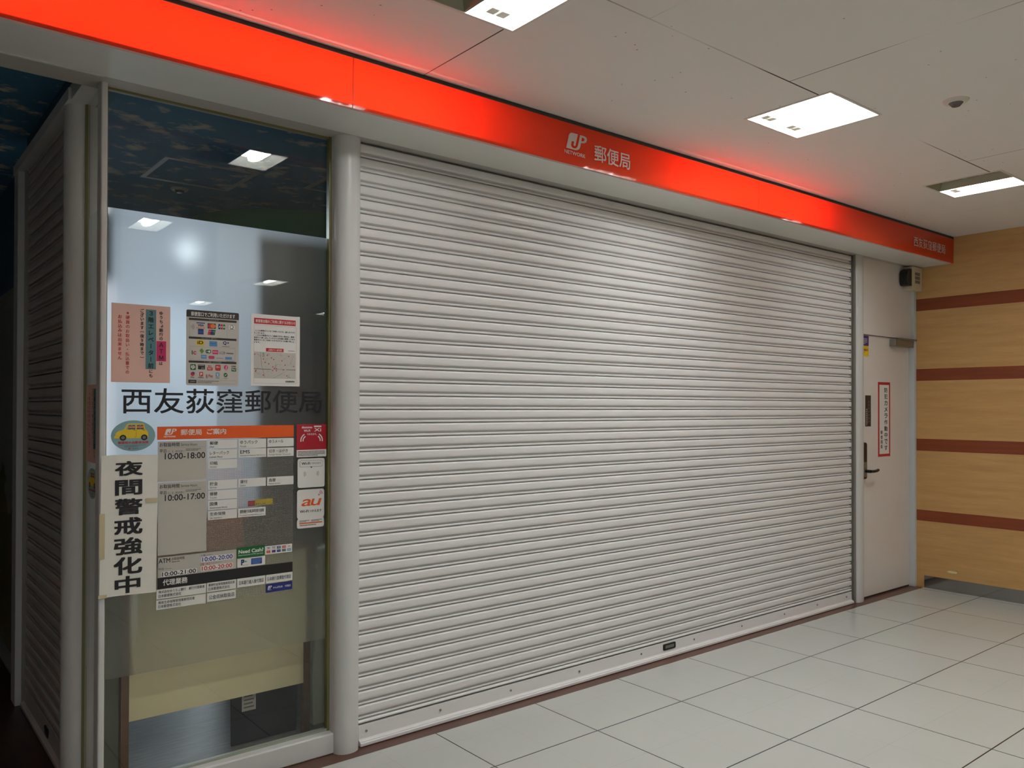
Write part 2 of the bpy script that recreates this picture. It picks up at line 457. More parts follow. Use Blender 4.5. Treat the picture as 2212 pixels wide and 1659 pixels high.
# ------------------------------------------------------------------ mesh building
class MB:
    def __init__(s):
        s.v = []; s.f = []; s.mi = []; s.mats = []; s.smooth = False
    def mat(s, key):
        m = M[key]
        if m not in s.mats:
            s.mats.append(m)
        return s.mats.index(m)
    def add(s, verts, faces, key):
        b = len(s.v); i = s.mat(key)
        s.v += [tuple(p) for p in verts]
        for f in faces:
            s.f.append([b + k for k in f]); s.mi.append(i)
        return s
    def box(s, x0, x1, y0, y1, z0, z1, key):
        v = [(x0, y0, z0), (x1, y0, z0), (x1, y1, z0), (x0, y1, z0), (x0, y0, z1), (x1, y0, z1), (x1, y1, z1), (x0, y1, z1)]
        return s.add(v, [(0, 3, 2, 1), (4, 5, 6, 7), (0, 1, 5, 4), (1, 2, 6, 5), (2, 3, 7, 6), (3, 0, 4, 7)], key)
    def prism(s, poly, a0, a1, axis, key, holes=()):
        """poly: 2D outline; axis 'y': (x,z) pairs pushed along y; 'z': (x,y) along z; 'x': (y,z) along x."""
        def p3(p, a):
            return {'y': (p[0], a, p[1]), 'z': (p[0], p[1], a), 'x': (a, p[0], p[1])}[axis]
        loops = [list(poly)] + [list(h) for h in holes]
        tris = tessellate_polygon([[Vector((p[0], p[1], 0)) for p in lp] for lp in loops])
        flat = [p for lp in loops for p in lp]
        n = len(flat)
        v = [p3(p, a0) for p in flat] + [p3(p, a1) for p in flat]
        f = [tuple(t) for t in tris] + [tuple(n + k for k in reversed(t)) for t in tris]
        b = 0
        for lp in loops:
            k = len(lp)
            for i in range(k):
                j = (i + 1) % k
                f.append((b + i, b + j, n + b + j, n + b + i))
            b += k
        return s.add(v, f, key)
    def cyl(s, c, r, h, axis, key, seg=24, r2=None):
        r2 = r if r2 is None else r2
        v = []; f = []
        for t, rr in ((0, r), (h, r2)):
            for i in range(seg):
                a = 2 * PI * i / seg
                p, q = rr * math.cos(a), rr * math.sin(a)
                v.append({'z': (c[0] + p, c[1] + q, c[2] + t), 'y': (c[0] + p, c[1] + t, c[2] + q), 'x': (c[0] + t, c[1] + p, c[2] + q)}[axis])
        for i in range(seg):
            j = (i + 1) % seg
            f.append((i, j, seg + j, seg + i))
        f.append(tuple(reversed(range(seg)))); f.append(tuple(range(seg, 2 * seg)))
        return s.add(v, f, key)
    def tube(s, pts, r, key, seg=10):
        pts = [Vector(p) for p in pts]
        v = []; f = []
        for k, p in enumerate(pts):
            d = (pts[min(k + 1, len(pts) - 1)] - pts[max(k - 1, 0)]).normalized()
            ref = Vector((0, 0, 1)) if abs(d.z) < 0.9 else Vector((1, 0, 0))
            a = d.cross(ref).normalized(); b = d.cross(a)
            for i in range(seg):
                t = 2 * PI * i / seg
                v.append(p + a * (r * math.cos(t)) + b * (r * math.sin(t)))
        for k in range(len(pts) - 1):
            for i in range(seg):
                j = (i + 1) % seg
                f.append((k * seg + i, k * seg + j, (k + 1) * seg + j, (k + 1) * seg + i))
        f.append(tuple(reversed(range(seg)))); f.append(tuple(range((len(pts) - 1) * seg, len(pts) * seg)))
        return s.add(v, f, key)
    def build(s, name, parent=None, shift=None, bevel=0.0, seg=2):
        me = bpy.data.meshes.new(name)
        sh = Vector(shift) if shift is not None else Vector((0, 0, 0))
        me.from_pydata([tuple(Vector(p) - sh) for p in s.v], [], s.f)
        for m in s.mats:
            me.materials.append(m)
        me.polygons.foreach_set('material_index', s.mi)
        bm = bmesh.new(); bm.from_mesh(me)
        bmesh.ops.recalc_face_normals(bm, faces=bm.faces)
        bm.to_mesh(me); bm.free()
        if s.smooth:
            me.polygons.foreach_set('use_smooth', [True] * len(me.polygons))
            me.set_sharp_from_angle(angle=math.radians(40))
        me.update()
        o = bpy.data.objects.new(name, me)
        COL.objects.link(o)
        if parent is not None:
            o.parent = parent
        else:
            o.location = sh
        if bevel > 0:
            b = o.modifiers.new('bevel', 'BEVEL')
            b.width = bevel; b.segments = seg; b.limit_method = 'ANGLE'
            if s.smooth is False:
                b.harden_normals = False
        return o

def tag(o, label, cat, group=None):
    o['label'] = label; o['category'] = cat
    if group:
        o['group'] = group
    return o

def thing(name, label, cat, loc=(0, 0, 0), rz=0.0, group=None):
    o = bpy.data.objects.new(name, None)
    o.empty_display_size = 0.05
    COL.objects.link(o)
    o.location = loc; o.rotation_euler = (0, 0, rz)
    return tag(o, label, cat, group)

def struct(o):
    o['kind'] = 'structure'
    return o

def dup(o, parent=None):
    c = o.copy()
    COL.objects.link(c)
    c.parent = parent
    for ch in list(o.children):
        dup(ch, c)
    return c

# ------------------------------------------------------------------ lettering
_gcache = {}
def glyphs(body, bold=0.0):
    """Flat mesh of a piece of lettering: ink box at the origin, as (verts, faces, width, height)."""
    k = (body, bold)
    if k in _gcache:
        return _gcache[k]
    c = bpy.data.curves.new('lettering', 'FONT')
    c.body = body; c.resolution_u = 3; c.fill_mode = 'FRONT'
    o = bpy.data.objects.new('lettering', c)
    me = o.to_mesh()
    vs = [(v.co.x, v.co.y) for v in me.vertices]
    fs = [tuple(p.vertices) for p in me.polygons]
    o.to_mesh_clear()
    bpy.data.objects.remove(o); bpy.data.curves.remove(c)
    if not vs:
        _gcache[k] = ([], [], 1, 1); return _gcache[k]
    if bold > 0:
        n_ = len(vs); b_ = bold * 0.75
        v0, f0 = vs, fs
        vs, fs = [], []
        for k_, (dx_, dy_) in enumerate(((-b_, -b_), (b_, -b_), (-b_, b_), (b_, b_))):
            vs += [(a_ + dx_, c_ + dy_) for a_, c_ in v0]
            fs += [tuple(i_ + k_ * n_ for i_ in q_) for q_ in f0]
    x0 = min(v[0] for v in vs); x1 = max(v[0] for v in vs); y0 = min(v[1] for v in vs); y1 = max(v[1] for v in vs)
    _gcache[k] = ([(a - x0, b - y0) for a, b in vs], fs, x1 - x0 or 1, y1 - y0 or 1)
    return _gcache[k]

def write(mb, body, x0, x1, z0, z1, y, key, bold=0.02, keep=False, slant=0.0):
    """Lettering stretched into the box x0..x1, z0..z1 on the plane y (facing -y)."""
    v, f, w_, h_ = glyphs(body, bold)
    sx, sz = (x1 - x0) / w_, (z1 - z0) / h_
    ox, oz = x0, z0
    if keep:
        s_ = min(sx, sz); ox = (x0 + x1 - w_ * s_) / 2; oz = (z0 + z1 - h_ * s_) / 2; sx = sz = s_
    q = max(1, len(v) // 4) if bold > 0 else len(v) + 1
    mb.add([(ox + a * sx + slant * b * sz, y - 0.00003 * (i // q), oz + b * sz) for i, (a, b) in enumerate(v)], f, key)

def write_v(mb, body, xc, z1, z0, size, y, key, bold=0.02):
    """Vertical column of characters, centred on xc, from z1 down to z0."""
    n = len(body); step = (z1 - z0) / n
    for i, ch in enumerate(body):
        zc = z1 - (i + 0.5) * step
        v, f, w_, h_ = glyphs(ch, bold)
        s_ = size
        if ch in 'ー（）':
            pts = [((b - h_ / 2) * s_, -(a - w_ / 2) * s_) for a, b in v]
        else:
            dx = size * 0.25 if ch in 'ょ' else 0
            pts = [((a - w_ / 2) * s_ + dx, (b - h_ / 2) * s_) for a, b in v]
        q = max(1, len(pts) // 4) if bold > 0 else len(pts) + 1
        mb.add([(xc + a, y - 0.00003 * (k // q), zc + b) for k, (a, b) in enumerate(pts)], f, key)

def rect(mb, x0, x1, z0, z1, y, key):
    mb.add([(x0, y, z0), (x1, y, z0), (x1, y, z1), (x0, y, z1)], [(0, 1, 2, 3)], key)

def poly(mb, pts, y, key):
    tris = tessellate_polygon([[Vector((a, b, 0)) for a, b in pts]])
    mb.add([(a, y, b) for a, b in pts], [tuple(t) for t in tris], key)

def disc(mb, xc, zc, rx, rz, y, key, n=24):
    mb.add([(xc + rx * math.cos(2 * PI * i / n), y, zc + rz * math.sin(2 * PI * i / n)) for i in range(n)], [tuple(range(n))], key)

def arc(mb, xc, zc, r, t, a0, a1, y, key, n=10):
    v = []
    for i in range(n + 1):
        a = math.radians(a0 + (a1 - a0) * i / n)
        v.append((xc + (r - t / 2) * math.cos(a), y, zc + (r - t / 2) * math.sin(a)))
        v.append((xc + (r + t / 2) * math.cos(a), y, zc + (r + t / 2) * math.sin(a)))
    mb.add(v, [(2 * i, 2 * i + 1, 2 * i + 3, 2 * i + 2) for i in range(n)], key)

def stroke(mb, pts, t, y, key):
    for (a, b) in zip(pts, pts[1:]):
        dx, dz = b[0] - a[0], b[1] - a[1]
        L = math.hypot(dx, dz) or 1
        nx, nz = -dz / L * t / 2, dx / L * t / 2
        mb.add([(a[0] + nx, y, a[1] + nz), (b[0] + nx, y, b[1] + nz), (b[0] - nx, y, b[1] - nz), (a[0] - nx, y, a[1] - nz)], [(0, 1, 2, 3)], key)

def rrect_pts(x0, x1, z0, z1, r, n=5):
    p = []
    for cx, cz, a in ((x1 - r, z1 - r, 0), (x0 + r, z1 - r, 90), (x0 + r, z0 + r, 180), (x1 - r, z0 + r, 270)):
        for i in range(n + 1):
            t = math.radians(a + 90 * i / n)
            p.append((cx + r * math.cos(t), cz + r * math.sin(t)))
    return p

def frame(mb, x0, x1, z0, z1, t, y, key):
    rect(mb, x0, x1, z0, z0 + t, y, key); rect(mb, x0, x1, z1 - t, z1, y, key)
    rect(mb, x0, x0 + t, z0 + t, z1 - t, y, key); rect(mb, x1 - t, x1, z0 + t, z1 - t, y, key)

JP_OUT = [(0, -.05), (0, .80), (.03, .91), (.09, .98), (.18, 1.0), (.46, 1.0), (.46, .28), (.445, .22), (.40, .195), (.355, .22), (.34, .28), (.34, .47),
          (.22, .47), (.22, .25), (.25, .13), (.32, .06), (.40, .04), (.48, .06), (.55, .13), (.58, .25), (.58, 1.0), (.80, 1.0), (.91, .97), (.98, .89),
          (1.0, .76), (.98, .63), (.91, .55), (.80, .51), (.72, .51), (.72, .25), (.70, .10), (.63, 0), (.52, -.05)]
JP_HOLE = [(.71, .87), (.78, .87), (.845, .84), (.87, .76), (.845, .68), (.78, .64), (.71, .64)]
def jp_mark(mb, x0, x1, z0, z1, y, key, slant=0.17):
    W_ = (x1 - x0) / (1 + slant); H_ = (z1 - z0) / 1.05
    def q(p):
        return (x0 + (p[0] + slant * (p[1] + .05)) * W_, z0 + (p[1] + .05) * H_)
    lo = [q(p) for p in JP_OUT]; hi = [q(p) for p in JP_HOLE]
    tris = tessellate_polygon([[Vector((a, b, 0)) for a, b in lo], [Vector((a, b, 0)) for a, b in hi]])
    mb.add([(a, y, b) for a, b in lo + hi], [tuple(t) for t in tris], key)

# ================================================================== THE SETTING
XW = 6.863           # face of the tan wall on the right
ZC = 2.843           # mall ceiling
ZS = 2.63            # underside of the sign and soffit
YF = 2.84            # face of the sign
XL, YR = -6.0, -7.5  # far ends of the mall, out of view
LS = 0.43            # lamp opening
LX = [1.44, 3.30, 5.143, -0.41, -2.26]  # last two columns: unseen lamps added to lighten the dim left side
LY = [1.872, -0.265, -2.465, -4.77]
OLAMP = [(2.31, 7.45), (3.78, 10.8)]

def slab_with_holes(name, x0, x1, y0, y1, z, holes, key):
    xs = sorted({x0, x1} | {h[0] for h in holes} | {h[1] for h in holes})
    ys = sorted({y0, y1} | {h[2] for h in holes} | {h[3] for h in holes})
    mb = MB(); idx = {}; v = []; f = []
    def vi(x, y):
        if (x, y) not in idx:
            idx[(x, y)] = len(v); v.append((x, y, z))
        return idx[(x, y)]
    for a, b in zip(xs, xs[1:]):
        for c, d in zip(ys, ys[1:]):
            mx_, my_ = (a + b) / 2, (c + d) / 2
            if any(h[0] < mx_ < h[1] and h[2] < my_ < h[3] for h in holes):
                continue
            f.append((vi(a, c), vi(a, d), vi(b, d), vi(b, c)))
    mb.add(v, f, key)
    return struct(mb.build(name))

struct(MB().box(XL, XW, YR, 3.08, -0.05, 0, 'floor').build('floor'))
struct(MB().box(XL, XW, 3.08, 3.30, -0.05, 0.0, 'threshold').build('trim_1'))
struct(MB().box(0.70, XW, 3.30, 12.2, -0.05, 0.0, 'vinyl').build('floor_2'))
struct(MB().box(XL, 0.70, 3.30, 12.2, -0.05, 0.0, 'darkwood').build('floor_3'))
SPOTS = [(i, j) for i in range(5) for j in range(4) if (i, j) not in ((3, 0), (4, 0))]
mall_holes = [(LX[i], LX[i] + LS, LY[j], LY[j] + LS) for i, j in SPOTS]
slab_with_holes('ceiling', XL, XW, YR, 2.86, ZC, mall_holes, 'ceiling')
slab_with_holes('ceiling_2', XL, XW, 3.26, 12.2, 2.84, [], 'sky')
struct(MB().box(XW, XW + 0.1, YR, 3.26, 0, 2.95, 'tan').build('wall_right'))
for i, (a, b) in enumerate(((2.273, 2.371), (1.696, 1.793), (1.121, 1.219), (0.546, 0.635))):
    struct(MB().box(XW - 0.0012, XW + 0.01, YR, 3.16, a, b, 'stripe').build('trim_%d' % (20 + i)))
struct(MB().box(XW - 0.004, XW + 0.01, YR, 3.075, 0.0, 0.10, 'mirror').build('baseboard_right'))
struct(MB().box(XL, XW, YR - 0.1, YR, 0, 2.95, 'white2').build('wall_rear'))
struct(MB().box(XL - 0.1, XL, YR, 12.2, 0, 2.95, 'white2').build('wall_left'))
struct(MB().box(XL, XW + 0.1, 12.2, 12.3, 0, 2.95, 'officewall').build('wall_back'))
struct(MB().box(XW, XW + 0.1, 3.26, 12.2, 0, 2.95, 'officewall').build('wall_office'))
# painted wall of the dark passage, beyond the side shutter
struct(MB().box(0.76, 0.82, 4.80, 12.2, 0, 2.84, 'mural').build('wall_passage'))
struct(MB().box(0.70, 0.80, 3.26, 4.80, 2.675, 2.84, 'sky_wall').build('wall_header'))

# soffit and beam under the sign
struct(MB().box(XL, XW, 2.862, 3.125, ZS, ZS + 0.012, 'soffit').build('trim_2'))
struct(MB().box(XL, XW, 3.125, 3.26, ZS, 2.95, 'beam').build('trim_3'))
struct(MB().box(XL, 0.688, 3.117, 3.127, ZS - 0.004, ZS, 'white').build('trim_4', bevel=0.001))
# round-nosed columns beside the shutters
def column_poly(x0, x1, yb, yn, ys, n=14):
    p = [(x0, yb), (x0, ys)]
    for i in range(1, n):
        a = PI - PI * i / n
        p.append(((x0 + x1) / 2 + (x1 - x0) / 2 * math.cos(a), ys - (ys - yn) * math.sin(a) ** 0.8))
    return p + [(x1, ys), (x1, yb)]
def column(name, pts, z0, z1):
    mb = MB(); mb.smooth = True
    mb.prism(pts, z0, z1, 'z', 'white')
    return struct(mb.build(name))
column('trim_5', column_poly(1.604, 1.722, 3.255, 3.128, 3.19), 0, ZS)
column('trim_6', column_poly(5.905, 6.037, 3.255, 3.136, 3.185), 0, ZS)
# column of the side shutter: nose towards -x
column('trim_7', [(0.70 + (y - 3.19), 3.53 + (x - 1.663) * 1.05) for x, y in column_poly(1.604, 1.722, 3.255, 3.128, 3.19)], 0, ZS)
# corner post
column('trim_8', rrect_pts(0.692, 0.714, 3.176, 3.236, 0.006), 0, ZS)
# side header above the side shutter and the side window
struct(MB().box(0.635, 0.70, 3.44, 4.77, ZS, ZS + 0.045, 'white').build('trim_9', bevel=0.002))
struct(MB().box(0.645, 0.735, 3.20, 3.62, ZS + 0.0006, ZS + 0.06, 'white').build('trim_10', bevel=0.002))
struct(MB().box(0.64, 0.72, 4.645, 4.765, 0, ZS, 'jamb').build('trim_11', bevel=0.003))
# wall above the door, frame of the door
struct(MB().box(6.037, 6.83, 3.165, 3.23, 2.04, ZS, 'white2').build('wall_front'))
struct(MB().box(6.829, XW - 0.0005, 3.137, 3.23, 0, ZS, 'jamb').build('trim_12', bevel=0.002))

# ------------------------------------------------------------------ front window
def glazing(name):
    e = bpy.data.objects.new(name, None); COL.objects.link(e); return struct(e)
GY = 3.222
w1 = glazing('window_1')
MB().box(0.716, 1.602, GY, GY + 0.008, 0.085, ZS, 'glass').build('glass_pane', w1)
MB().add([(0.722, GY + 0.0085, 0.478), (1.596, GY + 0.0085, 0.478), (1.596, GY + 0.0085, 2.196), (0.722, GY + 0.0085, 2.196)], [(0, 1, 2, 3)], 'film').build('frosted_film', w1)
g = MB(); g.smooth = True
g.box(0.700, 1.617, 3.172, 3.262, 0, 0.088, 'white')
g.build('sill', w1, bevel=0.006)
MB().box(0.722, 1.602, GY - 0.010, GY - 0.001, 0.088, 0.097, 'bead').build('glazing_bead', w1)
MB().box(0.7145, 0.7225, GY - 0.012, GY + 0.012, 0.088, ZS, 'gasket').build('gasket', w1)
MB().box(1.5935, 1.604, GY - 0.014, GY + 0.012, 0.088, ZS, 'gasket').build('gasket', w1)
MB().box(0.7225, 1.5935, GY - 0.006, GY + 0.0, ZS - 0.008, ZS, 'gasket').build('glazing_bead', w1)
# side window, facing the passage
w2 = glazing('window_2')
GX = 0.703
MB().box(GX, GX + 0.008, 3.236, 3.468, 0.085, ZS, 'glass').build('glass_pane', w2)
MB().add([(GX + 0.0085, 3.46, 0.478), (GX + 0.0085, 3.24, 0.478), (GX + 0.0085, 3.24, 2.196), (GX + 0.0085, 3.46, 2.196)], [(0, 1, 2, 3)], 'film_side').build('frosted_film', w2)
MB().box(0.685, 0.735, 3.236, 3.47, 0, 0.088, 'white').build('sill', w2, bevel=0.004)
MB().box(GX - 0.004, GX + 0.012, 3.458, 3.470, 0.088, ZS, 'gasket').build('gasket', w2)

# ------------------------------------------------------------------ door
d1 = bpy.data.objects.new('door_1', None); COL.objects.link(d1); struct(d1)
MB().box(6.038, 6.826, 3.182, 3.222, 0.012, 2.036, 'white2').build('door_leaf', d1, bevel=0.002)
MB().box(6.036, 6.829, 3.186, 3.228, 0.0, 0.012, 'dark').build('threshold', d1)
mb = MB()
mb.box(6.492, 6.806, 3.130, 3.182, 1.968, 2.022, 'metal')
cl = mb.build('door_closer', d1, bevel=0.004)
MB().box(6.545, 6.84, 3.118, 3.136, 2.024, 2.036, 'metal').build('closer_arm', cl, bevel=0.003)
mb = MB(); mb.smooth = True
mb.prism(rrect_pts(6.045, 6.100, 0.925, 1.205, 0.02), 3.164, 3.182, 'y', 'bronze')
lk = mb.build('lock_plate', d1, bevel=0.003)
MB().box(6.050, 6.095, 3.1625, 3.165, 0.94, 1.055, 'metal').build('lock_cover', lk, bevel=0.002)
mb = MB(); mb.smooth = True
mb.cyl((6.075, 3.12, 0.985), 0.012, 0.05, 'y', 'black')
mb.tube([(6.070, 3.122, 0.986), (6.12, 3.119, 0.984), (6.17, 3.122, 0.986), (6.205, 3.130, 0.990)], 0.0115, 'black')
mb.build('lever_handle', lk)

# ================================================================== SHUTTERS
PITCH = 0.0613
PROF = [(0.00, 0.013), (0.022, 0.013), (0.026, 0.000), (0.045, -0.0050), (0.075, -0.0082), (0.12, -0.0096), (0.20, -0.0100), (0.40, -0.0100), (0.57, -0.0094),
        (0.615, -0.0078), (0.632, -0.0050), (0.640, 0.0050), (0.69, 0.0066), (0.775, 0.0066), (0.785, 0.0010), (0.800, -0.0036), (0.835, -0.0054), (0.895, -0.0054), (0.94, -0.0034),
        (0.958, 0.0002), (0.965, 0.013), (1.00, 0.013)]
def curtain(x0, x1, yref, ztop, zbot, phase, key):
    """Interlocking slats: one curtain mesh, the profile repeated every pitch."""
    mb = MB(); mb.smooth = True
    k0 = math.ceil((ztop - phase) / PITCH)
    pts = []
    k = k0
    done = False
    while not done:
        for t, y in PROF[:-1]:
            z = phase + k * PITCH - t * PITCH
            if z > ztop:
                continue
            if z < zbot:
                done = True; break
            pts.append((z, yref + y))
        k -= 1
    v = []; f = []
    for i, (z, y) in enumerate(pts):
        v += [(x0, y, z), (x1, y, z), ]
        if i:
            f.append((2 * i - 2, 2 * i - 1, 2 * i + 1, 2 * i))
    mb.add(v, f, key)
    return mb

s1 = thing('roller_shutter', 'wide closed grey-white slatted roller shutter between the two round-nosed columns', 'shutter', (3.80, 3.175, 0))
sh = (3.80, 3.175, 0)
curtain(1.722, 5.880, 3.183, ZS - 0.004, 0.086, 1.4583, 'shutter').build('curtain', s1, sh)
mb = MB(); mb.smooth = True
mb.prism([(3.172, 0.088), (3.170, 0.030), (3.166, 0.0245), (3.160, 0.0225), (3.156, 0.0225), (3.156, 0.0185), (3.150, 0.0165), (3.150, 0.004), (3.153, 0.002), (3.195, 0.002), (3.195, 0.088)], 1.724, 5.878, 'x', 'shutter')
bb = mb.build('bottom_bar', s1, sh, bevel=0.001)
for x in (1.761, 2.149, 2.571, 3.043, 3.533, 4.009, 4.494, 4.981, 5.397, 5.80):
    mb = MB(); mb.smooth = True
    mb.cyl((x, 3.167, 0.0595), 0.0055, 0.005, 'y', 'metal', 12)
    mb.build('bolt', bb, sh)
mb = MB()
mb.prism(rrect_pts(3.722, 3.832, 0.042, 0.079, 0.008), 3.1665, 3.171, 'y', 'black')
mb.box(3.738, 3.816, 3.1655, 3.1668, 0.052, 0.069, 'metal')
mb.build('maker_plate', bb, sh)
mb = MB(); mb.box(5.880, 5.904, 3.205, 3.25, 0, ZS, 'dark'); mb.box(5.8985, 5.905, 3.150, 3.25, 0, ZS, 'rail'); mb.box(5.8815, 5.886, 3.171, 3.25, 0, ZS, 'rail')
mb.build('guide_rail', s1, sh)
MB().box(1.70, 5.905, 3.2, 3.24, 0.0, ZS, 'dark').build('backing', s1, sh)

# side shutter, facing the passage: built along +x then turned to face -x
s2 = thing('roller_shutter', 'dark slatted roller shutter on the side wall along the dim passage', 'shutter', (0.68, 4.62, 0), -PI / 2)
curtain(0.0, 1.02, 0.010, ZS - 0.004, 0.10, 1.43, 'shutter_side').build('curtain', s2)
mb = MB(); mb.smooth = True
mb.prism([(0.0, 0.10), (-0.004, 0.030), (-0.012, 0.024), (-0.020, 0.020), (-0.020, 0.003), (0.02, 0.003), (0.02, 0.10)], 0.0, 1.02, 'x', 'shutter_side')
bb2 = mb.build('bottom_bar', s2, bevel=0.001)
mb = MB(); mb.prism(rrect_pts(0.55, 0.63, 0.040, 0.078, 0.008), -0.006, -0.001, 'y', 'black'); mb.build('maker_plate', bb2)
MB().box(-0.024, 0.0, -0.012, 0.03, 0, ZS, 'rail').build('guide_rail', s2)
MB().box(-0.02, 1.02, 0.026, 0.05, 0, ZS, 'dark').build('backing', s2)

# ================================================================== FASCIA SIGN
fs = thing('fascia_sign', 'long illuminated orange sign box along the top of the post office front', 'sign', (2.65, 2.84, ZS))
so = (2.65, 2.84, ZS)
seams = [-5.9, -3.87, -1.18, 1.51, 4.196, XW - 0.0015]
for a, b in zip(seams, seams[1:]):
    mb = MB()
    x0, x1 = a, b
    mb.add([(x0, YF + 0.0035, ZS), (x1, YF + 0.0035, ZS), (x1, YF - 0.0005, 2.824), (x0, YF - 0.0005, 2.824)], [(0, 1, 2, 3)], 'sign')
    p_ = mb.build('sign_panel', fs, so)
mb = MB()
mb.box(-5.9, XW - 0.001, 2.842, 3.12, 2.826, 2.832, 'reflector')
mb.box(-5.9, XW - 0.001, 3.115, 3.122, ZS + 0.014, 2.826, 'reflector')
mb.box(-5.9, XW - 0.001, 2.845, 3.115, ZS + 0.0125, ZS + 0.0145, 'reflector')
mb.build('light_box', fs, so)
mb = MB(); mb.smooth = True
mb.box(-5.9, XW - 0.001, 2.838, 2.852, 2.8235, 2.8425, 'dark')
mb.build('top_trim', fs, so, bevel=0.006, seg=3)
for x in seams[1:-1]:
    mb = MB(); h_ = 0.0017
    mb.add([(x - h_, YF + 0.0030, ZS), (x + h_, YF + 0.0030, ZS), (x + h_, YF - 0.0010, 2.824), (x - h_, YF - 0.0010, 2.824)], [(0, 1, 2, 3)], 'darkseam')
    mb.build('seam_strip', fs, so)
mb = MB()
jp_mark(mb, 2.632, 2.772, 2.702, 2.781, YF - 0.003, 'logo')
write(mb, 'NETWORK', 2.622, 2.760, 2.676, 2.694, YF - 0.002, 'logo', 0.02)
mb.build('post_mark', fs, so)
mb = MB(); write(mb, '郵便局', 2.820, 3.075, 2.676, 2.757, YF - 0.003, 'logo', 0.012)
mb.build('lettering', fs, so)
mb = MB(); write(mb, '西友荻窪郵便局', 6.170, 6.700, 2.684, 2.757, YF - 0.003, 'logo', 0.0)
mb.build('lettering', fs, so)
def sign_tube(xa, xb, power):
    ld = bpy.data.lights.new('sign_tube', 'AREA'); ld.shape = 'RECTANGLE'
    ld.size = xb - xa; ld.size_y = 0.035; ld.energy = power * (xb - xa); ld.color = (1.0, 0.93, 0.85)
    o = bpy.data.objects.new('sign_tube', ld); COL.objects.link(o)
    o.parent = fs
    o.location = Vector(((xa + xb) / 2, 3.03, 2.732)) - Vector(so)
    o.rotation_euler = (-PI / 2, 0, 0)
sign_tube(-2.6, -0.2, SIGN_W); sign_tube(-0.15, 1.95, SIGN_W); sign_tube(3.62, 4.82, SIGN_W)
for xa, xb, q in ((1.95, 2.12, .3), (2.12, 2.3, .08), (3.45, 3.62, .3), (3.27, 3.45, .08), (4.82, 4.97, .3), (4.97, 5.12, .08)):
    sign_tube(xa, xb, SIGN_W * q)       # weak strips added past the tube ends to soften the fade

# ================================================================== CEILING LIGHTS
def trough(mb, a, b, c, d, e, z, key):
    """tapered reflector: opening a..b x c..d at 0, shrunk by e at height z"""
    v = [(a, c, 0), (b, c, 0), (b, d, 0), (a, d, 0), (a + e, c + e, z), (b - e, c + e, z), (b - e, d - e, z), (a + e, d - e, z)]
    mb.add(v, [(0, 1, 5, 4), (1, 2, 6, 5), (2, 3, 7, 6), (3, 0, 4, 7), (4, 5, 6, 7)], key)

def make_light(name, label, both, group, watts, color):
    t = thing(name, label, 'ceiling light', (0, 0, 0), 0, group)
    mb = MB()
    for (a, b, c, d) in ((-0.008, 0.004, -0.008, LS + 0.008), (LS - 0.004, LS + 0.008, -0.008, LS + 0.008), (0.004, LS - 0.004, -0.008, 0.004), (0.004, LS - 0.004, LS - 0.004, LS + 0.008)):
        mb.box(a, b, c, d, -0.003, 0.0005, 'detector')
    mb.box(0.208, 0.216, 0.004, LS - 0.004, 0.003, 0.05, 'olive')
    mb.build('frame', t)
    mb = MB(); mb.box(0.001, LS - 0.001, 0.001, LS - 0.001, 0.11, 0.115, 'olive')
    mb.box(0, 0.002, 0, LS, 0, 0.115, 'olive'); mb.box(LS - 0.002, LS, 0, LS, 0, 0.115, 'olive')
    mb.box(0, LS, 0, 0.002, 0, 0.115, 'olive'); mb.box(0, LS, LS - 0.002, LS, 0, 0.115, 'olive')
    mb.build('housing', t)
    for h, (a, b) in enumerate(((0.004, 0.208), (0.216, LS - 0.004))):
        lit = both or h == 1
        mb = MB(); trough(mb, a, b, 0.004, LS - 0.004, 0.022 if lit else 0.03, 0.056 if lit else 0.05, 'reflector' if lit else 'olive')
        rf = mb.build('reflector' if lit else 'unlit_reflector', t)
        if not lit:
            mb = MB()
            for k in range(3):
                mb.box(a + 0.045, b - 0.045, 0.09 + k * 0.09, 0.15 + k * 0.09, 0.035, 0.0495, 'vent')
            mb.build('reflector_plate', t)
            continue
        xc = (a + b) / 2
        mb = MB(); mb.smooth = True
        mb.tube([(xc - 0.022, 0.36, 0.026), (xc - 0.022, 0.10, 0.026), (xc - 0.012, 0.075, 0.026), (xc + 0.012, 0.075, 0.026), (xc + 0.022, 0.10, 0.026), (xc + 0.022, 0.36, 0.026)], 0.013, 'tube', 8)
        mb.build('tube', t)
        mb = MB(); mb.box(xc - 0.042, xc - 0.004, 0.355, 0.40, 0.010, 0.046, 'holder'); mb.box(xc + 0.004, xc + 0.042, 0.355, 0.40, 0.010, 0.046, 'holder')
        mb.build('lamp_holder', t, bevel=0.004)
        ld = bpy.data.lights.new('lamp_glow', 'AREA'); ld.shape = 'RECTANGLE'; ld.size = 0.155; ld.size_y = 0.37
        ld.energy = watts; ld.color = color
        o = bpy.data.objects.new('lamp_glow', ld); COL.objects.link(o); o.parent = t
        o.location = (xc, LS / 2, 0.050)
    return t

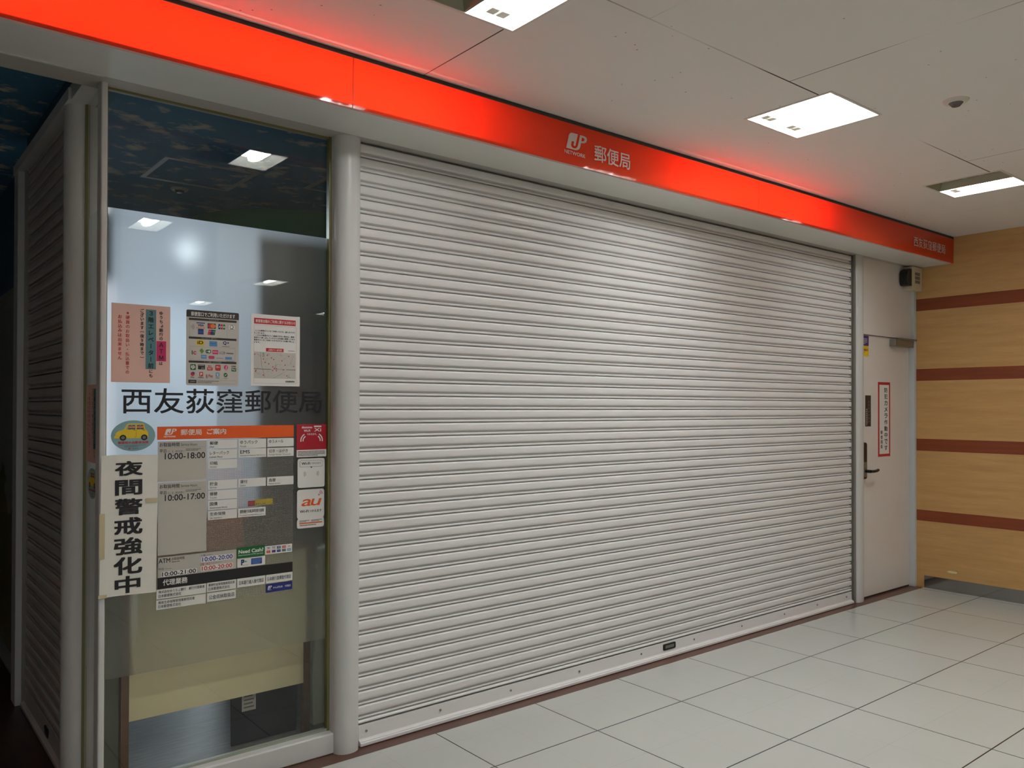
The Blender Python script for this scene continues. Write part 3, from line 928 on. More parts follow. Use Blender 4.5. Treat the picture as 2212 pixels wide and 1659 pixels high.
WARM = (0.90, 0.978, 1.0)
half = make_light('ceiling_light', 'recessed square ceiling light cut by the top edge of the photo, left half dark', False, 'square mall ceiling lights', LAMP_W, WARM)
full = make_light('ceiling_light', 'recessed square ceiling light with both halves glowing, above the sign\'s middle', True, 'square mall ceiling lights', LAMP_W, WARM)
spots = {}
where_ = {0: 'nearest', 1: 'second', 2: 'third', 3: 'fourth'}
col_ = {4: 'added unseen to lighten the left, first', 3: 'second', 0: 'third', 1: 'fourth', 2: 'fifth'}
for i, j in SPOTS:
    for x, y in ((LX[i], LY[j]),):
        if (i, j) == (0, 0):
            o = half
        elif (i, j) == (1, 0):
            o = full
        else:
            o = dup(half)
            if (i, j) == (2, 0):
                o['label'] = 'recessed square ceiling light near the tan striped wall, its left half dark'
            else:
                o['label'] = 'recessed ceiling light in the %s row out from the shop front, %s from the left' % (where_[j], col_[i])
        o.location = (x, y, ZC)
def dome_light(label, x, y, L):
    t = thing('ceiling_light', label, 'ceiling light', (x, y, 2.84), 0, 'round post office ceiling lights')
    mb = MB(); mb.smooth = True
    mb.cyl((0, 0, -0.02), 0.165, 0.02, 'z', 'white', 40)
    mb.build('base_ring', t)
    M['dome'] = mat_emit('opal_dome', (0.80, 0.91, 1.0, 1), L)
    mb = MB(); mb.smooth = True
    n, r = 32, 0.145
    rings = [(r * math.cos(a), -0.02 - r * 0.75 * math.sin(a)) for a in [PI / 2 * k / 6 for k in range(6)]]
    v = [(q * math.cos(2 * PI * i / n), q * math.sin(2 * PI * i / n), z) for q, z in rings for i in range(n)] + [(0, 0, -0.02 - r * 0.75)]
    f = [(k * n + i, k * n + (i + 1) % n, (k + 1) * n + (i + 1) % n, (k + 1) * n + i) for k in range(5) for i in range(n)]
    f += [(5 * n + i, 5 * n + (i + 1) % n, 6 * n) for i in range(n)]
    mb.add(v, f, 'dome')
    mb.build('opal_shade', t)
dome_light('cool white round light inside the post office, the glow in the upper frosted film', *OLAMP[0], DOME_L[0])
dome_light('cool white round light deep inside the post office near its back wall', *OLAMP[1], DOME_L[1])
sl = thing('spotlight', 'white ceiling spotlight inside the office, aimed at the frosted glass from the left', 'spotlight', (0.85, 5.0, 2.84))  # added lamp, out of view, lighting the film from behind
MB().cyl((0, 0, -0.02), 0.05, 0.02, 'z', 'white').build('mount', sl)
MB().cyl((0, 0, -0.17), 0.012, 0.15, 'z', 'white').build('stem', sl)
hd = MB(); hd.smooth = True
aim = (Vector((0.98, 3.23, 1.52)) - Vector((0.85, 5.0, 2.62))).normalized()
hd.tube([Vector((0, 0, -0.22)) - aim * 0.10, Vector((0, 0, -0.22)) + aim * 0.04], 0.055, 'white', 24)
hd.build('lamp_head', sl)
ld = bpy.data.lights.new('spot_beam', 'SPOT'); ld.energy = SPOT_W; ld.color = (0.80, 0.90, 1.0)
ld.spot_size = math.radians(66); ld.spot_blend = 0.9; ld.shadow_soft_size = 0.16
lo = bpy.data.objects.new('spot_beam', ld); COL.objects.link(lo); lo.parent = sl
lo.location = Vector((0, 0, -0.22)) + aim * 0.06
lo.rotation_euler = aim.to_track_quat('-Z', 'Y').to_euler()
lb = thing('light_box', 'backlit white poster stand inside the office, seen through the narrow side glass', 'light box', (1.095, 5.33, 0))  # added glowing panel, only there to make the side film look bright
lo_ = (1.095, 5.33, 0)
MB().box(1.015, 1.175, 5.30, 5.36, 0.90, 2.20, 'white').build('frame', lb, lo_, bevel=0.004)
M['added_glow'] = mat_emit('added_glow_face', (0.82, 0.88, 1.0, 1), 1.5)
MB().box(1.022, 1.168, 5.296, 5.2995, 0.91, 2.19, 'added_glow').build('lit_face', lb, lo_)
MB().box(1.03, 1.16, 5.26, 5.40, 0.0, 0.03, 'metal').build('base', lb, lo_)
MB().box(1.08, 1.11, 5.32, 5.35, 0.03, 0.90, 'metal').build('post', lb, lo_)
sc2 = MB().box(0.742, 0.8305, 3.455, 4.15, 0, 1.16, 'olive_block').build('light_blocker', None, (0.784, 3.8, 0), bevel=0.004)  # added block that keeps the office light off the lower left film
tag(sc2, 'narrow dark olive cabinet left of the desk behind the glass', 'cabinet')

def detector(name, label, x, y, z):
    t = thing(name, label, 'smoke detector', (x, y, z))
    mb = MB(); mb.smooth = True
    mb.cyl((0, 0, -0.012), 0.045, 0.012, 'z', 'detector', 28, 0.055)
    mb.build('base', t)
    mb = MB(); mb.smooth = True
    mb.cyl((0, 0, -0.026), 0.018, 0.014, 'z', 'lens', 20, 0.03)
    mb.build('sensor_dome', t)
detector('smoke_detector', 'small round cream smoke detector on the grey mall ceiling', 3.824, 1.572, ZC)
detector('smoke_detector', 'small round smoke detector on the sky-painted ceiling behind the glass', 1.607, 5.30, 2.84)

# access hatches in the sky ceiling
def hatch(label, x0, x1, y0, y1):
    t = thing('access_hatch', label, 'hatch', (x0, y0, 2.84), 0, 'ceiling hatches behind the glass')
    a, b = x1 - x0, y1 - y0
    mb = MB(); e = 0.028
    mb.box(0, a, 0, e, -0.004, 0, 'greycard'); mb.box(0, a, b - e, b, -0.004, 0, 'greycard')
    mb.box(0, e, e, b - e, -0.004, 0, 'greycard'); mb.box(a - e, a, e, b - e, -0.004, 0, 'greycard')
    mb.build('hatch_frame', t)
    MB().box(e + 0.004, a - e - 0.004, e + 0.004, b - e - 0.004, -0.002, 0, 'sky').build('hatch_door', t)
hatch('square ceiling hatch frame on the painted sky, left of the other hatch', 1.335, 1.86, 4.655, 5.16)
hatch('square ceiling hatch cut off by the right edge of the glass', 2.20, 2.73, 4.26, 4.78)

# ================================================================== SENSOR BOX BY THE DOOR
sb = thing('alarm_sensor', 'small beige box with black lens under the soffit in the wall corner', 'sensor', (6.78, 3.12, 2.43))
so2 = (6.78, 3.12, 2.43)
MB().box(6.690, XW - 0.002, 3.088, 3.164, 2.432, 2.622, 'beige').build('housing', sb, so2, bevel=0.003)
mb = MB(); mb.smooth = True
mb.prism([(6.691, 2.462), (6.691, 2.600), (6.665, 2.600), (6.640, 2.590), (6.622, 2.570), (6.618, 2.54), (6.618, 2.50), (6.625, 2.472), (6.64, 2.462)], 3.092, 3.160, 'y', 'black')
mb.build('lens', sb, so2, bevel=0.004)
mb = MB()
for z in (2.488, 2.520, 2.552):
    mb.box(6.735, 6.820, 3.0872, 3.089, z, z + 0.026, 'vent')
mb.build('vent_grille', sb, so2)
mb = MB(); mb.cyl((6.775, 3.0875, 2.446), 0.003, 0.002, 'y', 'dark', 10); mb.build('screw', sb, so2)

# ================================================================== BEHIND THE GLASS
dk = thing('desk', 'cream-fronted writing desk with brown legs just behind the window', 'desk', (1.23, 3.7, 0))
do = (1.23, 3.7, 0)
MB().box(0.832, 1.665, 3.435, 4.0, 0.838, 0.866, 'brown').build('tabletop', dk, do, bevel=0.003)
MB().box(0.862, 1.597, 3.452, 3.468, 0.228, 0.838, 'cream').build('front_panel', dk, do)
for x0, x1, y0, y1 in ((0.833, 0.862, 3.44, 3.48), (1.597, 1.624, 3.44, 3.48), (0.836, 0.862, 3.95, 3.99), (1.597, 1.624, 3.95, 3.99)):
    MB().box(x0, x1, y0, y1, 0, 0.838, 'brown').build('leg', dk, do)
bn = thing('storage_bin', 'dark navy bin with a white label under the desk', 'bin', (1.44, 3.62, 0))
bo = (1.44, 3.62, 0)
mb = MB()
v = [(1.288, 3.505, 0.002), (1.590, 3.505, 0.002), (1.590, 3.76, 0.002), (1.383, 3.76, 0.002), (1.282, 3.497, 0.34), (1.598, 3.497, 0.34), (1.598, 3.77, 0.34), (1.382, 3.77, 0.34)]
mb.add(v, [(0, 3, 2, 1), (4, 5, 6, 7), (0, 1, 5, 4), (1, 2, 6, 5), (2, 3, 7, 6), (3, 0, 4, 7)], 'bin')
mb.build('bin_body', bn, bo, bevel=0.006)
mb = MB(); mb.box(1.334, 1.396, 3.4965, 3.4985, 0.145, 0.235, 'greycard')
for k in range(4):
    mb.box(1.342, 1.388 - 0.006 * (k % 2), 3.496, 3.4966, 0.158 + k * 0.016, 0.164 + k * 0.016, 'greyink')
mb.build('paper_label', bn, bo)
cb = MB(); cb.box(1.668, 2.05, 3.50, 3.60, 0, 0.82, 'palecab')
tag(cb.build('room_divider', None, (1.85, 3.55, 0), bevel=0.01), 'pale green-grey panel standing right of the desk behind the glass', 'panel')
rk = thing('leaflet_rack', 'brown wooden leaflet rack on the desk behind the perforated sheet', 'rack', (1.10, 3.50, 0.866))
ro = (1.10, 3.50, 0.866)
MB().box(0.838, 1.305, 3.445, 3.455, 0.866, 1.245, 'rackwood').build('back_board', rk, ro)
for z in (0.87, 1.0, 1.13):
    MB().box(0.843, 1.30, 3.455, 3.488, z, z + 0.012, 'brown').build('shelf', rk, ro)
MB().box(0.838, 0.843, 3.455, 3.488, 0.866, 1.245, 'brown').build('side_board', rk, ro)
MB().box(1.30, 1.305, 3.455, 3.488, 0.866, 1.245, 'brown').build('side_board', rk, ro)
mb = MB(); mb.box(1.225, 1.66, 3.535, 3.55, 0.867, 2.25, 'greyscreen')  # added occluder that keeps the office light off the film's right part
sc_ = mb.build('film_shade_board', None, (1.44, 3.54, 0.867), bevel=0.004)
tag(sc_, 'tall plain grey-brown board standing on the desk, right of the brown rack', 'board')
# round column with its drum-shaped green bulkhead
mb = MB(); mb.smooth = True; mb.cyl((2.76, 6.12, 0), 0.58, 2.0, 'z', 'column', 48); struct(mb.build('trim_30'))
mb = MB(); mb.smooth = True; mb.cyl((2.76, 6.12, 1.95), 0.853, 0.89, 'z', 'drum', 72); struct(mb.build('trim_31'))
struct(MB().box(2.62, XW, 6.0, 6.1, 0, 1.9, 'column').build('wall_partition'))

# ================================================================== NOTICES ON THE WINDOW
FY = GY - 0.0002
RECTS = {
    'pink': (0.7393, 0.9451, 1.5591, 1.8482), 'cards': (1.0044, 1.2084, 1.5524, 1.8438), 'notice': (1.2583, 1.4682, 1.5553, 1.8466),
    'name': (0.7753, 1.5695, 1.4439, 1.5398), 'oval': (0.7402, 0.8932, 1.3055, 1.4190), 'header': (0.9003, 1.4421, 1.3450, 1.3944),
    'hours_a': (0.9030, 1.0843, 1.1867, 1.3387), 'hours_b': (0.9042, 1.0843, 0.9095, 1.1813),
    'p_mail': (1.0889, 1.2029, 1.3062, 1.3393), 'p_parcel': (1.2092, 1.3238, 1.3040, 1.3409), 'p_yumail': (1.3288, 1.4424, 1.3063, 1.3409),
    'p_letter': (1.0891, 1.2031, 1.2658, 1.3011), 'p_ems': (1.2093, 1.3240, 1.2665, 1.3018), 'p_stamps': (1.3284, 1.4426, 1.2659, 1.3015),
    'p_revenue': (1.0898, 1.2040, 1.2266, 1.2615), 'p_savings': (1.0897, 1.2044, 1.1459, 1.1806), 'p_loans': (1.2099, 1.3226, 1.1482, 1.1820),
    'p_orders': (1.3282, 1.4423, 1.1479, 1.1825), 'p_transfer': (1.0899, 1.2041, 1.1066, 1.1413), 'p_bonds': (1.0901, 1.2043, 1.0669, 1.1024),
    'p_life': (1.0902, 1.2039, 1.0275, 1.0626), 'p_auto': (1.2092, 1.3223, 1.0282, 1.0627),
    'atm': (0.9059, 1.2025, 0.8268, 0.9020), 'bar': (0.9041, 1.4395, 0.7839, 0.8251),
    'ag_bank': (0.9007, 1.0839, 0.7465, 0.7825), 'ag_life': (0.8999, 1.0832, 0.7071, 0.7425), 'ag_saving': (1.0878, 1.2024, 0.7476, 0.7836),
    'ag_public': (1.0885, 1.2013, 0.7095, 0.7427), 'ag_revenue': (1.2069, 1.3213, 0.7486, 0.7845), 'ag_bonds': (1.3257, 1.4393, 0.7494, 0.7847),
    'kampo': (1.3257, 1.4386, 0.7120, 0.7451), 'cash': (1.2057, 1.3197, 0.8652, 0.9069), 'pmark': (1.2071, 1.3213, 0.8281, 0.8629),
    'brands': (1.3205, 1.4369, 0.8676, 0.9007), 'docomo': (1.4558, 1.5910, 1.2589, 1.3967), 'wifi': (1.4608, 1.5835, 1.1299, 1.2521),
    'au': (1.4589, 1.5821, 0.9596, 1.1218), 'mesh': (1.0860, 1.4428, 0.7022, 1.3418)}

def panel(key, name, label, cat, sheet='sheet', matkey='paper', group=None, thick=0.0012, r=0.0, lift=0.0):
    """A flat notice standing on the glass: returns (thing, width, height)."""
    x0, x1, z0, z1 = RECTS[key]
    t = thing(name, label, cat, (x0, FY - lift, z0), 0, group)
    W_, H_ = x1 - x0, z1 - z0
    mb = MB()
    if r:
        mb.prism(rrect_pts(0, W_, 0, H_, r), -thick, 0, 'y', matkey)
    else:
        mb.box(0, W_, -thick, 0, 0, H_, matkey)
    mb.build(sheet, t)
    return t, W_, H_
Y1, Y2, Y3, Y4 = -0.0015, -0.0018, -0.0021, -0.0024

class FR:
    """draws in fractions of a notice, x from the left, v from the top"""
    def __init__(s, W_, H_, vm=None):
        s.W, s.H = W_, H_; s.mb = MB(); s.vm = vm or (lambda v: v)
    def t(s, body, x0, x1, v0, v1, key='ink', bold=0.02, y=Y2, slant=0):
        v0, v1 = s.vm(v0), s.vm(v1)
        write(s.mb, body, x0 * s.W, x1 * s.W, (1 - v1) * s.H, (1 - v0) * s.H, y, key, bold, False, slant)
    def r(s, x0, x1, v0, v1, key, y=Y1):
        v0, v1 = s.vm(v0), s.vm(v1)
        rect(s.mb, x0 * s.W, x1 * s.W, (1 - v1) * s.H, (1 - v0) * s.H, y, key)
    def rr(s, x0, x1, v0, v1, rad, key, y=Y1):
        v0, v1 = s.vm(v0), s.vm(v1)
        poly(s.mb, rrect_pts(x0 * s.W, x1 * s.W, (1 - v1) * s.H, (1 - v0) * s.H, rad), y, key)
    def fr(s, x0, x1, v0, v1, t, key, y=Y1):
        v0, v1 = s.vm(v0), s.vm(v1)
        frame(s.mb, x0 * s.W, x1 * s.W, (1 - v1) * s.H, (1 - v0) * s.H, t, y, key)
    def d(s, x, v, rx, rz, key, y=Y1):
        v = s.vm(v)
        disc(s.mb, x * s.W, (1 - v) * s.H, rx, rz, y, key)
    def bars(s, x0, x1, v0, v1, n, key='greyink', y=Y1):
        """a block of print too small to read"""
        rnd = random.Random(int((x0 + v0 * 7) * 1000) + n)
        for k in range(n):
            c = v0 + (k + 0.5) * (v1 - v0) / n; h = (v1 - v0) / n * 0.27
            a = x0
            e = x0 + (x1 - x0) * (1 if k < n - 1 else rnd.uniform(0.6, 0.95))
            while a < e - 0.004:
                b = min(e, a + rnd.uniform(0.02, 0.09) * max(1, (x1 - x0) * 2))
                s.r(a, b, c - h, c + h, key, y)
                a = b + 0.006
    def build(s, name, parent):
        return s.mb.build(name, parent)

# --- pink ATM notice -------------------------------------------------------------
def pink_poster():
    t, W_, H_ = panel('pink', 'notice_poster', 'pink paper notice about the ATM at the left of the front glass', 'poster', matkey='pinkpaper')
    f = FR(W_, H_)
    f.r(.573, .752, .055, .825, 'teal'); f.build('teal_highlight', t)
    f = FR(W_, H_)
    f.r(.758, .928, .457, .718, 'magenta'); f.build('magenta_highlight', t)
    f = FR(W_, H_); mb = f.mb
    def vcol(body, x, v0, v1, size, key, bold):
        write_v(mb, body, x * W_, (1 - v0) * H_, (1 - v1) * H_, size, Y2, key, bold)
    vcol('ゆうちょ銀行の', .838, .065, .452, 0.0145, 'ink', .03)
    vcol('ＡＴＭ', .843, .462, .715, 0.021, 'ink', .03)
    vcol('は', .838, .722, .772, 0.0145, 'ink', .03)
    vcol('３階エレベーター前', .663, .060, .823, 0.0205, 'ink', .035)
    vcol('にも', .665, .826, .935, 0.0150, 'ink', .03)
    vcol('ございます（夜９時まで）', .512, .048, .703, 0.0145, 'ink', .03)
    f.build('lettering', t)
    f = FR(W_, H_); mb = f.mb
    vcol('※硬貨のお取扱い・払込書での', .267, .09, .90, 0.0148, 'red', .014)
    vcol('お払込みは出来ません', .140, .142, .722, 0.0148, 'red', .025)
    f.build('red_lettering', t)
    return t
pk = pink_poster()
pk2 = dup(pk)
pk2.location = (GX - 0.0003, 3.430, 1.262); pk2.rotation_euler = (0, 0, -PI / 2)
pk2['label'] = 'second pink paper notice, on the narrow side glass facing the passage'

# --- grey card of accepted payment marks -----------------------------------------
def cvm(v):
    return v if v < .38 else v - .03 - .04 * (v - .385)
t, W_, H_ = panel('cards', 'payment_card', 'grey card of accepted payment marks, middle notice above the office name', 'poster', matkey='greycard', r=0.006)
f = FR(W_, H_, cvm)
poly(f.mb, [(0, H_ * .905)] + [(W_, H_ * .905)] + rrect_pts(0, W_, 0, H_, 0.006)[0:12], Y1, 'dark')
f.t('郵便窓口でご利用いただけます', .085, .925, .022, .08, 'paper', .02)
for v in (.107, .385, .715):
    f.r(.045, .955, v, v + .030, 'dark')
f.t('クレジットカード', .42, .60, .112, .130, 'greycard', 0); f.t('デビットカード・電子マネー', .28, .58, .390, .409, 'greycard', 0); f.t('コード決済（スマホ決済）', .33, .66, .720, .739, 'greycard', 0)
f.build('heading', t)
f = FR(W_, H_, cvm)
f.fr(.06, .77, .148, .372, .0005, 'greyink'); f.fr(.065, .93, .52, .70, .0005, 'greyink')
for k in range(4):
    arc(f.mb, .075 * W_, .775 * H_, .004 + .0034 * k, .0013, -50, 50, Y1, 'greyink')
f.r(.185, .345, .162, .174, 'navy'); f.t('VISA', .21, .325, .184, .214, 'navy', .04); f.r(.185, .345, .229, .239, 'orangeink')
f.r(.395, .55, .165, .235, 'ink'); f.d(.448, .20, .0098, .0088, 'red', Y2); f.d(.497, .20, .0098, .0088, 'orangeink', Y3)
for k, (ky, ch) in enumerate((('navy', 'J'), ('red', 'C'), ('green', 'B'))):
    f.rr(.60 + .046 * k, .638 + .046 * k, .166, .238, .003, ky); f.t(ch, .607 + .046 * k, .633 + .046 * k, .192, .214, 'paper', .04)
f.rr(.795, .925, .168, .243, .004, 'greyink'); f.rr(.799, .921, .171, .240, .004, 'plate', Y2); f.d(.86, .197, .0078, .0078, 'greyink', Y3); f.d(.857, .197, .005, .006, 'plate', Y4); f.r(.815, .905, .222, .231, 'greyink', Y3)
f.r(.215, .32, .247, .32, 'navy'); f.t('AMERICAN', .222, .314, .272, .284, 'skyblue', 0); f.t('EXPRESS', .222, .314, .29, .302, 'skyblue', 0)
def slantq(x0, x1, v0, v1, sl, key, y=Y1):
    poly(f.mb, [(x0 * W_, (1 - v1) * H_), (x1 * W_, (1 - v1) * H_), ((x1 + sl) * W_, (1 - v0) * H_), ((x0 + sl) * W_, (1 - v0) * H_)], y, key)
slantq(.395, .45, .25, .32, .02, 'red'); slantq(.445, .49, .25, .32, .02, 'navy', Y2); slantq(.488, .53, .25, .32, .02, 'green', Y3)
f.t('UnionPay', .41, .54, .268, .280, 'paper', 0, Y4)
f.build('card_marks', t)
f = FR(W_, H_, cvm)
f.r(.185, .335, .428, .502, 'yellow'); f.t('iD', .205, .315, .438, .484, 'ink', .03)
f.r(.43, .58, .434, .508, 'skyblue'); f.t('QUICPay', .45, .56, .460, .478, 'navy', 0)
f.t('Q', .69, .76, .428, .482, 'navy', .04); f.t('+', .768, .81, .434, .464, 'navy', .04); f.r(.675, .82, .498, .505, 'greyink')
f.t('i', .10, .118, .575, .632, 'dark', .06); f.t('C', .13, .185, .585, .632, 'red', .06)
poly(f.mb, [((x) * W_, (1 - cvm(v)) * H_) for x, v in ((.245, .572), (.285, .538), (.33, .578), (.29, .618))], Y1, 'lime')
f.rr(.36, .465, .556, .608, .006, 'green'); f.d(.43, .582, .0042, .0042, 'paper', Y2); f.t('toica', .375, .412, .572, .588, 'paper', 0)
f.r(.49, .60, .558, .616, 'pink'); f.t('SUGOCA', .50, .59, .576, .594, 'paper', .01)
f.t('いこか', .62, .735, .572, .612, 'bluei', .02); f.t('manaca', .76, .895, .588, .604, 'ink', .03)
f.r(.275, .38, .632, .684, 'skyblue'); f.t('ICOCA', .29, .37, .648, .665, 'paper', 0)
f.rr(.415, .53, .64, .684, .005, 'pink'); f.t('nimoca', .565, .70, .660, .676, 'bluei', .0); f.r(.735, .865, .648, .684, 'skyblue')
f.r(.75, .92, .706, .712, 'greyink')
f.build('transit_marks', t)
f = FR(W_, H_, cvm)
f.rr(.075, .18, .765, .845, .004, 'green'); f.t('ゆ', .09, .165, .775, .834, 'paper', .03)
f.r(.22, .35, .768, .834, 'ink'); f.t('amazon', .23, .335, .774, .786, 'greycard', .01); f.t('pay', .285, .335, .808, .828, 'greycard', 0)
f.t('au', .405, .47, .772, .796, 'red', .02); f.rr(.39, .495, .802, .846, .002, 'red'); f.t('PAY', .408, .475, .812, .833, 'paper', .02)
f.rr(.545, .65, .762, .846, .005, 'red'); f.t('d払い', .558, .638, .778, .806, 'paper', .02); f.t('d POINT', .562, .63, .816, .83, 'orangeink', .0)
f.d(.75, .797, .0082, .0095, 'pink'); f.t('J', .738, .762, .776, .82, 'paper', .02); f.t('J-Coin', .72, .785, .838, .85, 'greyink', 0)
f.t('LINE', .858, .945, .766, .790, 'ink', .03); f.r(.858, .95, .802, .85, 'green'); f.t('Pay', .872, .938, .812, .84, 'paper', .02)
poly(f.mb, [((x) * W_, (1 - cvm(v)) * H_) for x, v in ((.085, .885), (.12, .868), (.155, .885), (.155, .915), (.12, .932), (.085, .915))], Y1, 'red')
poly(f.mb, [((x) * W_, (1 - cvm(v)) * H_) for x, v in ((.12, .868), (.16, .880), (.155, .90), (.12, .895))], Y2, 'bluei'); f.t('Pay', .085, .155, .938, .958, 'ink', .02)
f.rr(.245, .315, .870, .932, .003, 'red'); f.t('P', .262, .30, .882, .922, 'paper', .05); f.t('PayPay', .225, .33, .94, .958, 'ink', .02)
f.t('R', .37, .40, .902, .948, 'darkred', .02); f.r(.368, .402, .952, .956, 'darkred'); f.t('Pay', .418, .505, .902, .950, 'darkred', .01)
f.rr(.555, .625, .872, .932, .003, 'skyblue'); f.t('支', .566, .614, .880, .925, 'paper', .02); f.t('Alipay', .552, .628, .94, .956, 'ink', .02)
f.d(.745, .903, .008, .0085, 'green'); f.t('✓', .725, .77, .888, .915, 'paper', .02); f.t('WeChat', .705, .795, .94, .952, 'ink', .0); f.t('Pay', .735, .77, .956, .967, 'ink', 0)
f.build('app_marks', t)
f = FR(W_, H_); f.r(.042, .19, .927, .972, 'dark'); f.t('注意事項', .07, .165, .941, .958, 'greycard', 0); f.fr(.19, .955, .927, .975, .0005, 'greyink'); f.bars(.21, .62, .934, .968, 2, 'greyink'); f.build('footnote', t)

# --- post box notice with a map ----------------------------------------------------
t, W_, H_ = panel('notice', 'notice_poster', 'white notice with red heading and street map, right above the office name', 'poster')
f = FR(W_, H_)
f.r(.06, .91, .055, .135, 'red'); f.t('郵便差出箱のご利用に関するお知らせ', .09, .90, .072, .118, 'paper', .01)
f.r(.30, .66, .468, .518, 'red'); f.t('近隣ポスト案内図', .345, .615, .478, .508, 'paper', .0, slant=.2)
f.build('red_heading', t)
f = FR(W_, H_)
f.fr(.06, .92, .15, .965, .0005, 'greyink')
for k, (s_, a, b) in enumerate((('いつも郵便ポストをご利用いただき、誠にありがと', .09, .90), ('うございます。', .06, .28), ('こちらの郵便ポストへ投函できない場合は、郵便', .09, .88), ('局窓口へ差し出していただくか近隣に設置してある', .06, .89), ('郵便ポストをご利用いただきますようお願い申し上', .06, .88), ('げます。', .06, .18))):
    f.t(s_, a, b, .218 + .0325 * k, .242 + .0325 * k, 'ink', .015)
f.t('荻窪郵便局', .70, .89, .920, .946, 'ink', .02)
f.r(.75, .89, .492, .499, 'greyink')
f.build('lettering', t)
f = FR(W_, H_)
f.r(.065, .91, .525, .895, 'greycard')
def st(pts, tk, key, y=Y2):
    stroke(f.mb, [(x * W_, (1 - v) * H_) for x, v in pts], tk, y, key)
st([(.19, .527), (.21, .70), (.25, .80), (.28, .89)], .0012, 'greyink'); st([(.06, .765), (.41, .765)], .0018, 'dark'); st([(.43, .763), (.69, .763)], .0012, 'greyink'); st([(.71, .765), (.91, .765)], .0018, 'dark')
st([(.235, .535), (.24, .60)], .0014, 'dark'); st([(.255, .535), (.26, .595)], .0014, 'dark'); st([(.12, .555), (.20, .59)], .0012, 'greyink'); st([(.50, .70), (.49, .76)], .0014, 'dark'); st([(.50, .70), (.55, .69)], .0010, 'greyink')
st([(.86, .56), (.80, .70)], .0008, 'greyink'); st([(.68, .80), (.45, .89)], .0008, 'greyink'); st([(.60, .53), (.60, .57), (.62, .58)], .0007, 'greyink'); st([(.09, .81), (.20, .84)], .0007, 'greyink'); st([(.74, .89), (.78, .83)], .0009, 'greyink')
rnd = random.Random(3)
for k in range(34):
    x, v = rnd.uniform(.09, .86), rnd.uniform(.54, .88)
    e = rnd.uniform(.015, .06)
    st([(x, v), (x + e, v + rnd.uniform(-.006, .006))], .0006, 'greyink')
for x, v in ((.075, .562), (.325, .57), (.41, .605), (.455, .625), (.765, .572), (.625, .64), (.25, .625), (.285, .67), (.355, .69), (.69, .70), (.87, .715), (.44, .73), (.47, .752), (.515, .755), (.435, .783), (.51, .783), (.655, .768), (.10, .785), (.095, .80), (.245, .85), (.73, .853)):
    f.d(x, v, .0024, .0024, 'red', Y3)
f.build('street_map', t)

# --- office name on the glass --------------------------------------------------------
x0, x1, z0, z1 = RECTS['name']
mb = MB(); write(mb, '西友荻窪郵便局', 0, x1 - x0, 0, z1 - z0, 0, 'ink', .012)
nm = mb.build('window_lettering'); nm.location = (x0, FY - 0.0004, z0)
tag(nm, 'large black office name lettering across the front glass', 'lettering')

# --- oval car insurance sticker ------------------------------------------------------
x0, x1, z0, z1 = RECTS['oval']
W_, H_ = x1 - x0, z1 - z0
ov = thing('oval_sticker', 'oval sticker with a yellow car at the left of the front glass', 'sticker', (x0, FY, z0))
mb = MB(); mb.prism([(W_ / 2 + W_ / 2 * math.cos(2 * PI * i / 48), H_ / 2 + H_ / 2 * math.sin(2 * PI * i / 48)) for i in range(48)], -0.0012, 0, 'y', 'ovalbg')
mb.build('sheet', ov)
mb = MB()
car = [(.07, .42), (.07, .48), (.10, .52), (.10, .58), (.17, .66), (.28, .70), (.35, .86), (.39, .90), (.72, .90), (.745, .86), (.77, .72), (.83, .62), (.84, .45), (.83, .42)]
poly(mb, [(a * W_, b * H_) for a, b in car], Y1, 'yellow')
mb.build('car_picture', ov)
mb = MB()
poly(mb, [(a * W_, b * H_) for a, b in ((.34, .70), (.385, .86), (.55, .86), (.55, .70))], Y2, 'ovalbg'); poly(mb, [(a * W_, b * H_) for a, b in ((.57, .70), (.57, .86), (.71, .86), (.74, .70))], Y2, 'ovalbg')
for a, b in ((.42, .71), (.50, .71), (.61, .71), (.69, .71)):
    disc(mb, a * W_, (b + .07) * H_, .0045, .0050, Y4, 'orangeink'); disc(mb, a * W_, (b + .10) * H_, .0050, .0040, Y3, 'dark'); rect(mb, (a - .035) * W_, (a + .035) * W_, b * H_, (b + .04) * H_, Y3, 'dark')
for a in (.265, .745):
    disc(mb, a * W_, .44 * H_, .0115, .0108, Y2, 'ink'); disc(mb, a * W_, .44 * H_, .0062, .0058, Y3, 'greyink')
stroke(mb, [(.56 * W_, .70 * H_), (.56 * W_, .48 * H_), (.53 * W_, .44 * H_)], .0007, Y2, 'dark'); rect(mb, .50 * W_, .54 * W_, .675 * H_, .69 * H_, Y2, 'dark'); rect(mb, .71 * W_, .76 * W_, .675 * H_, .69 * H_, Y2, 'dark')
mb.build('car_details', ov)
mb = MB(); write(mb, '郵便局の自動車保険', .155 * W_, .845 * W_, .235 * H_, .325 * H_, Y1, 'red', .03)
jp_mark(mb, .385 * W_, .455 * W_, .055 * H_, .105 * H_, Y1, 'red'); write(mb, '郵便局', .48 * W_, .61 * W_, .06 * H_, .10 * H_, Y1, 'greyink', .02)
for a, b, c in ((.16, .80, .19), (.30, .62, .16), (.28, .58, .135)):
    rect(mb, a * W_, b * W_, c * H_, (c + .012) * H_, Y1, 'greyink')
mb.build('lettering', ov)
ov2 = dup(ov); ov2.location = (GX - 0.0003, 3.404, 1.128); ov2.rotation_euler = (0, 0, -PI / 2)
ov2['label'] = 'oval yellow car sticker on the narrow side glass, below the second pink notice'

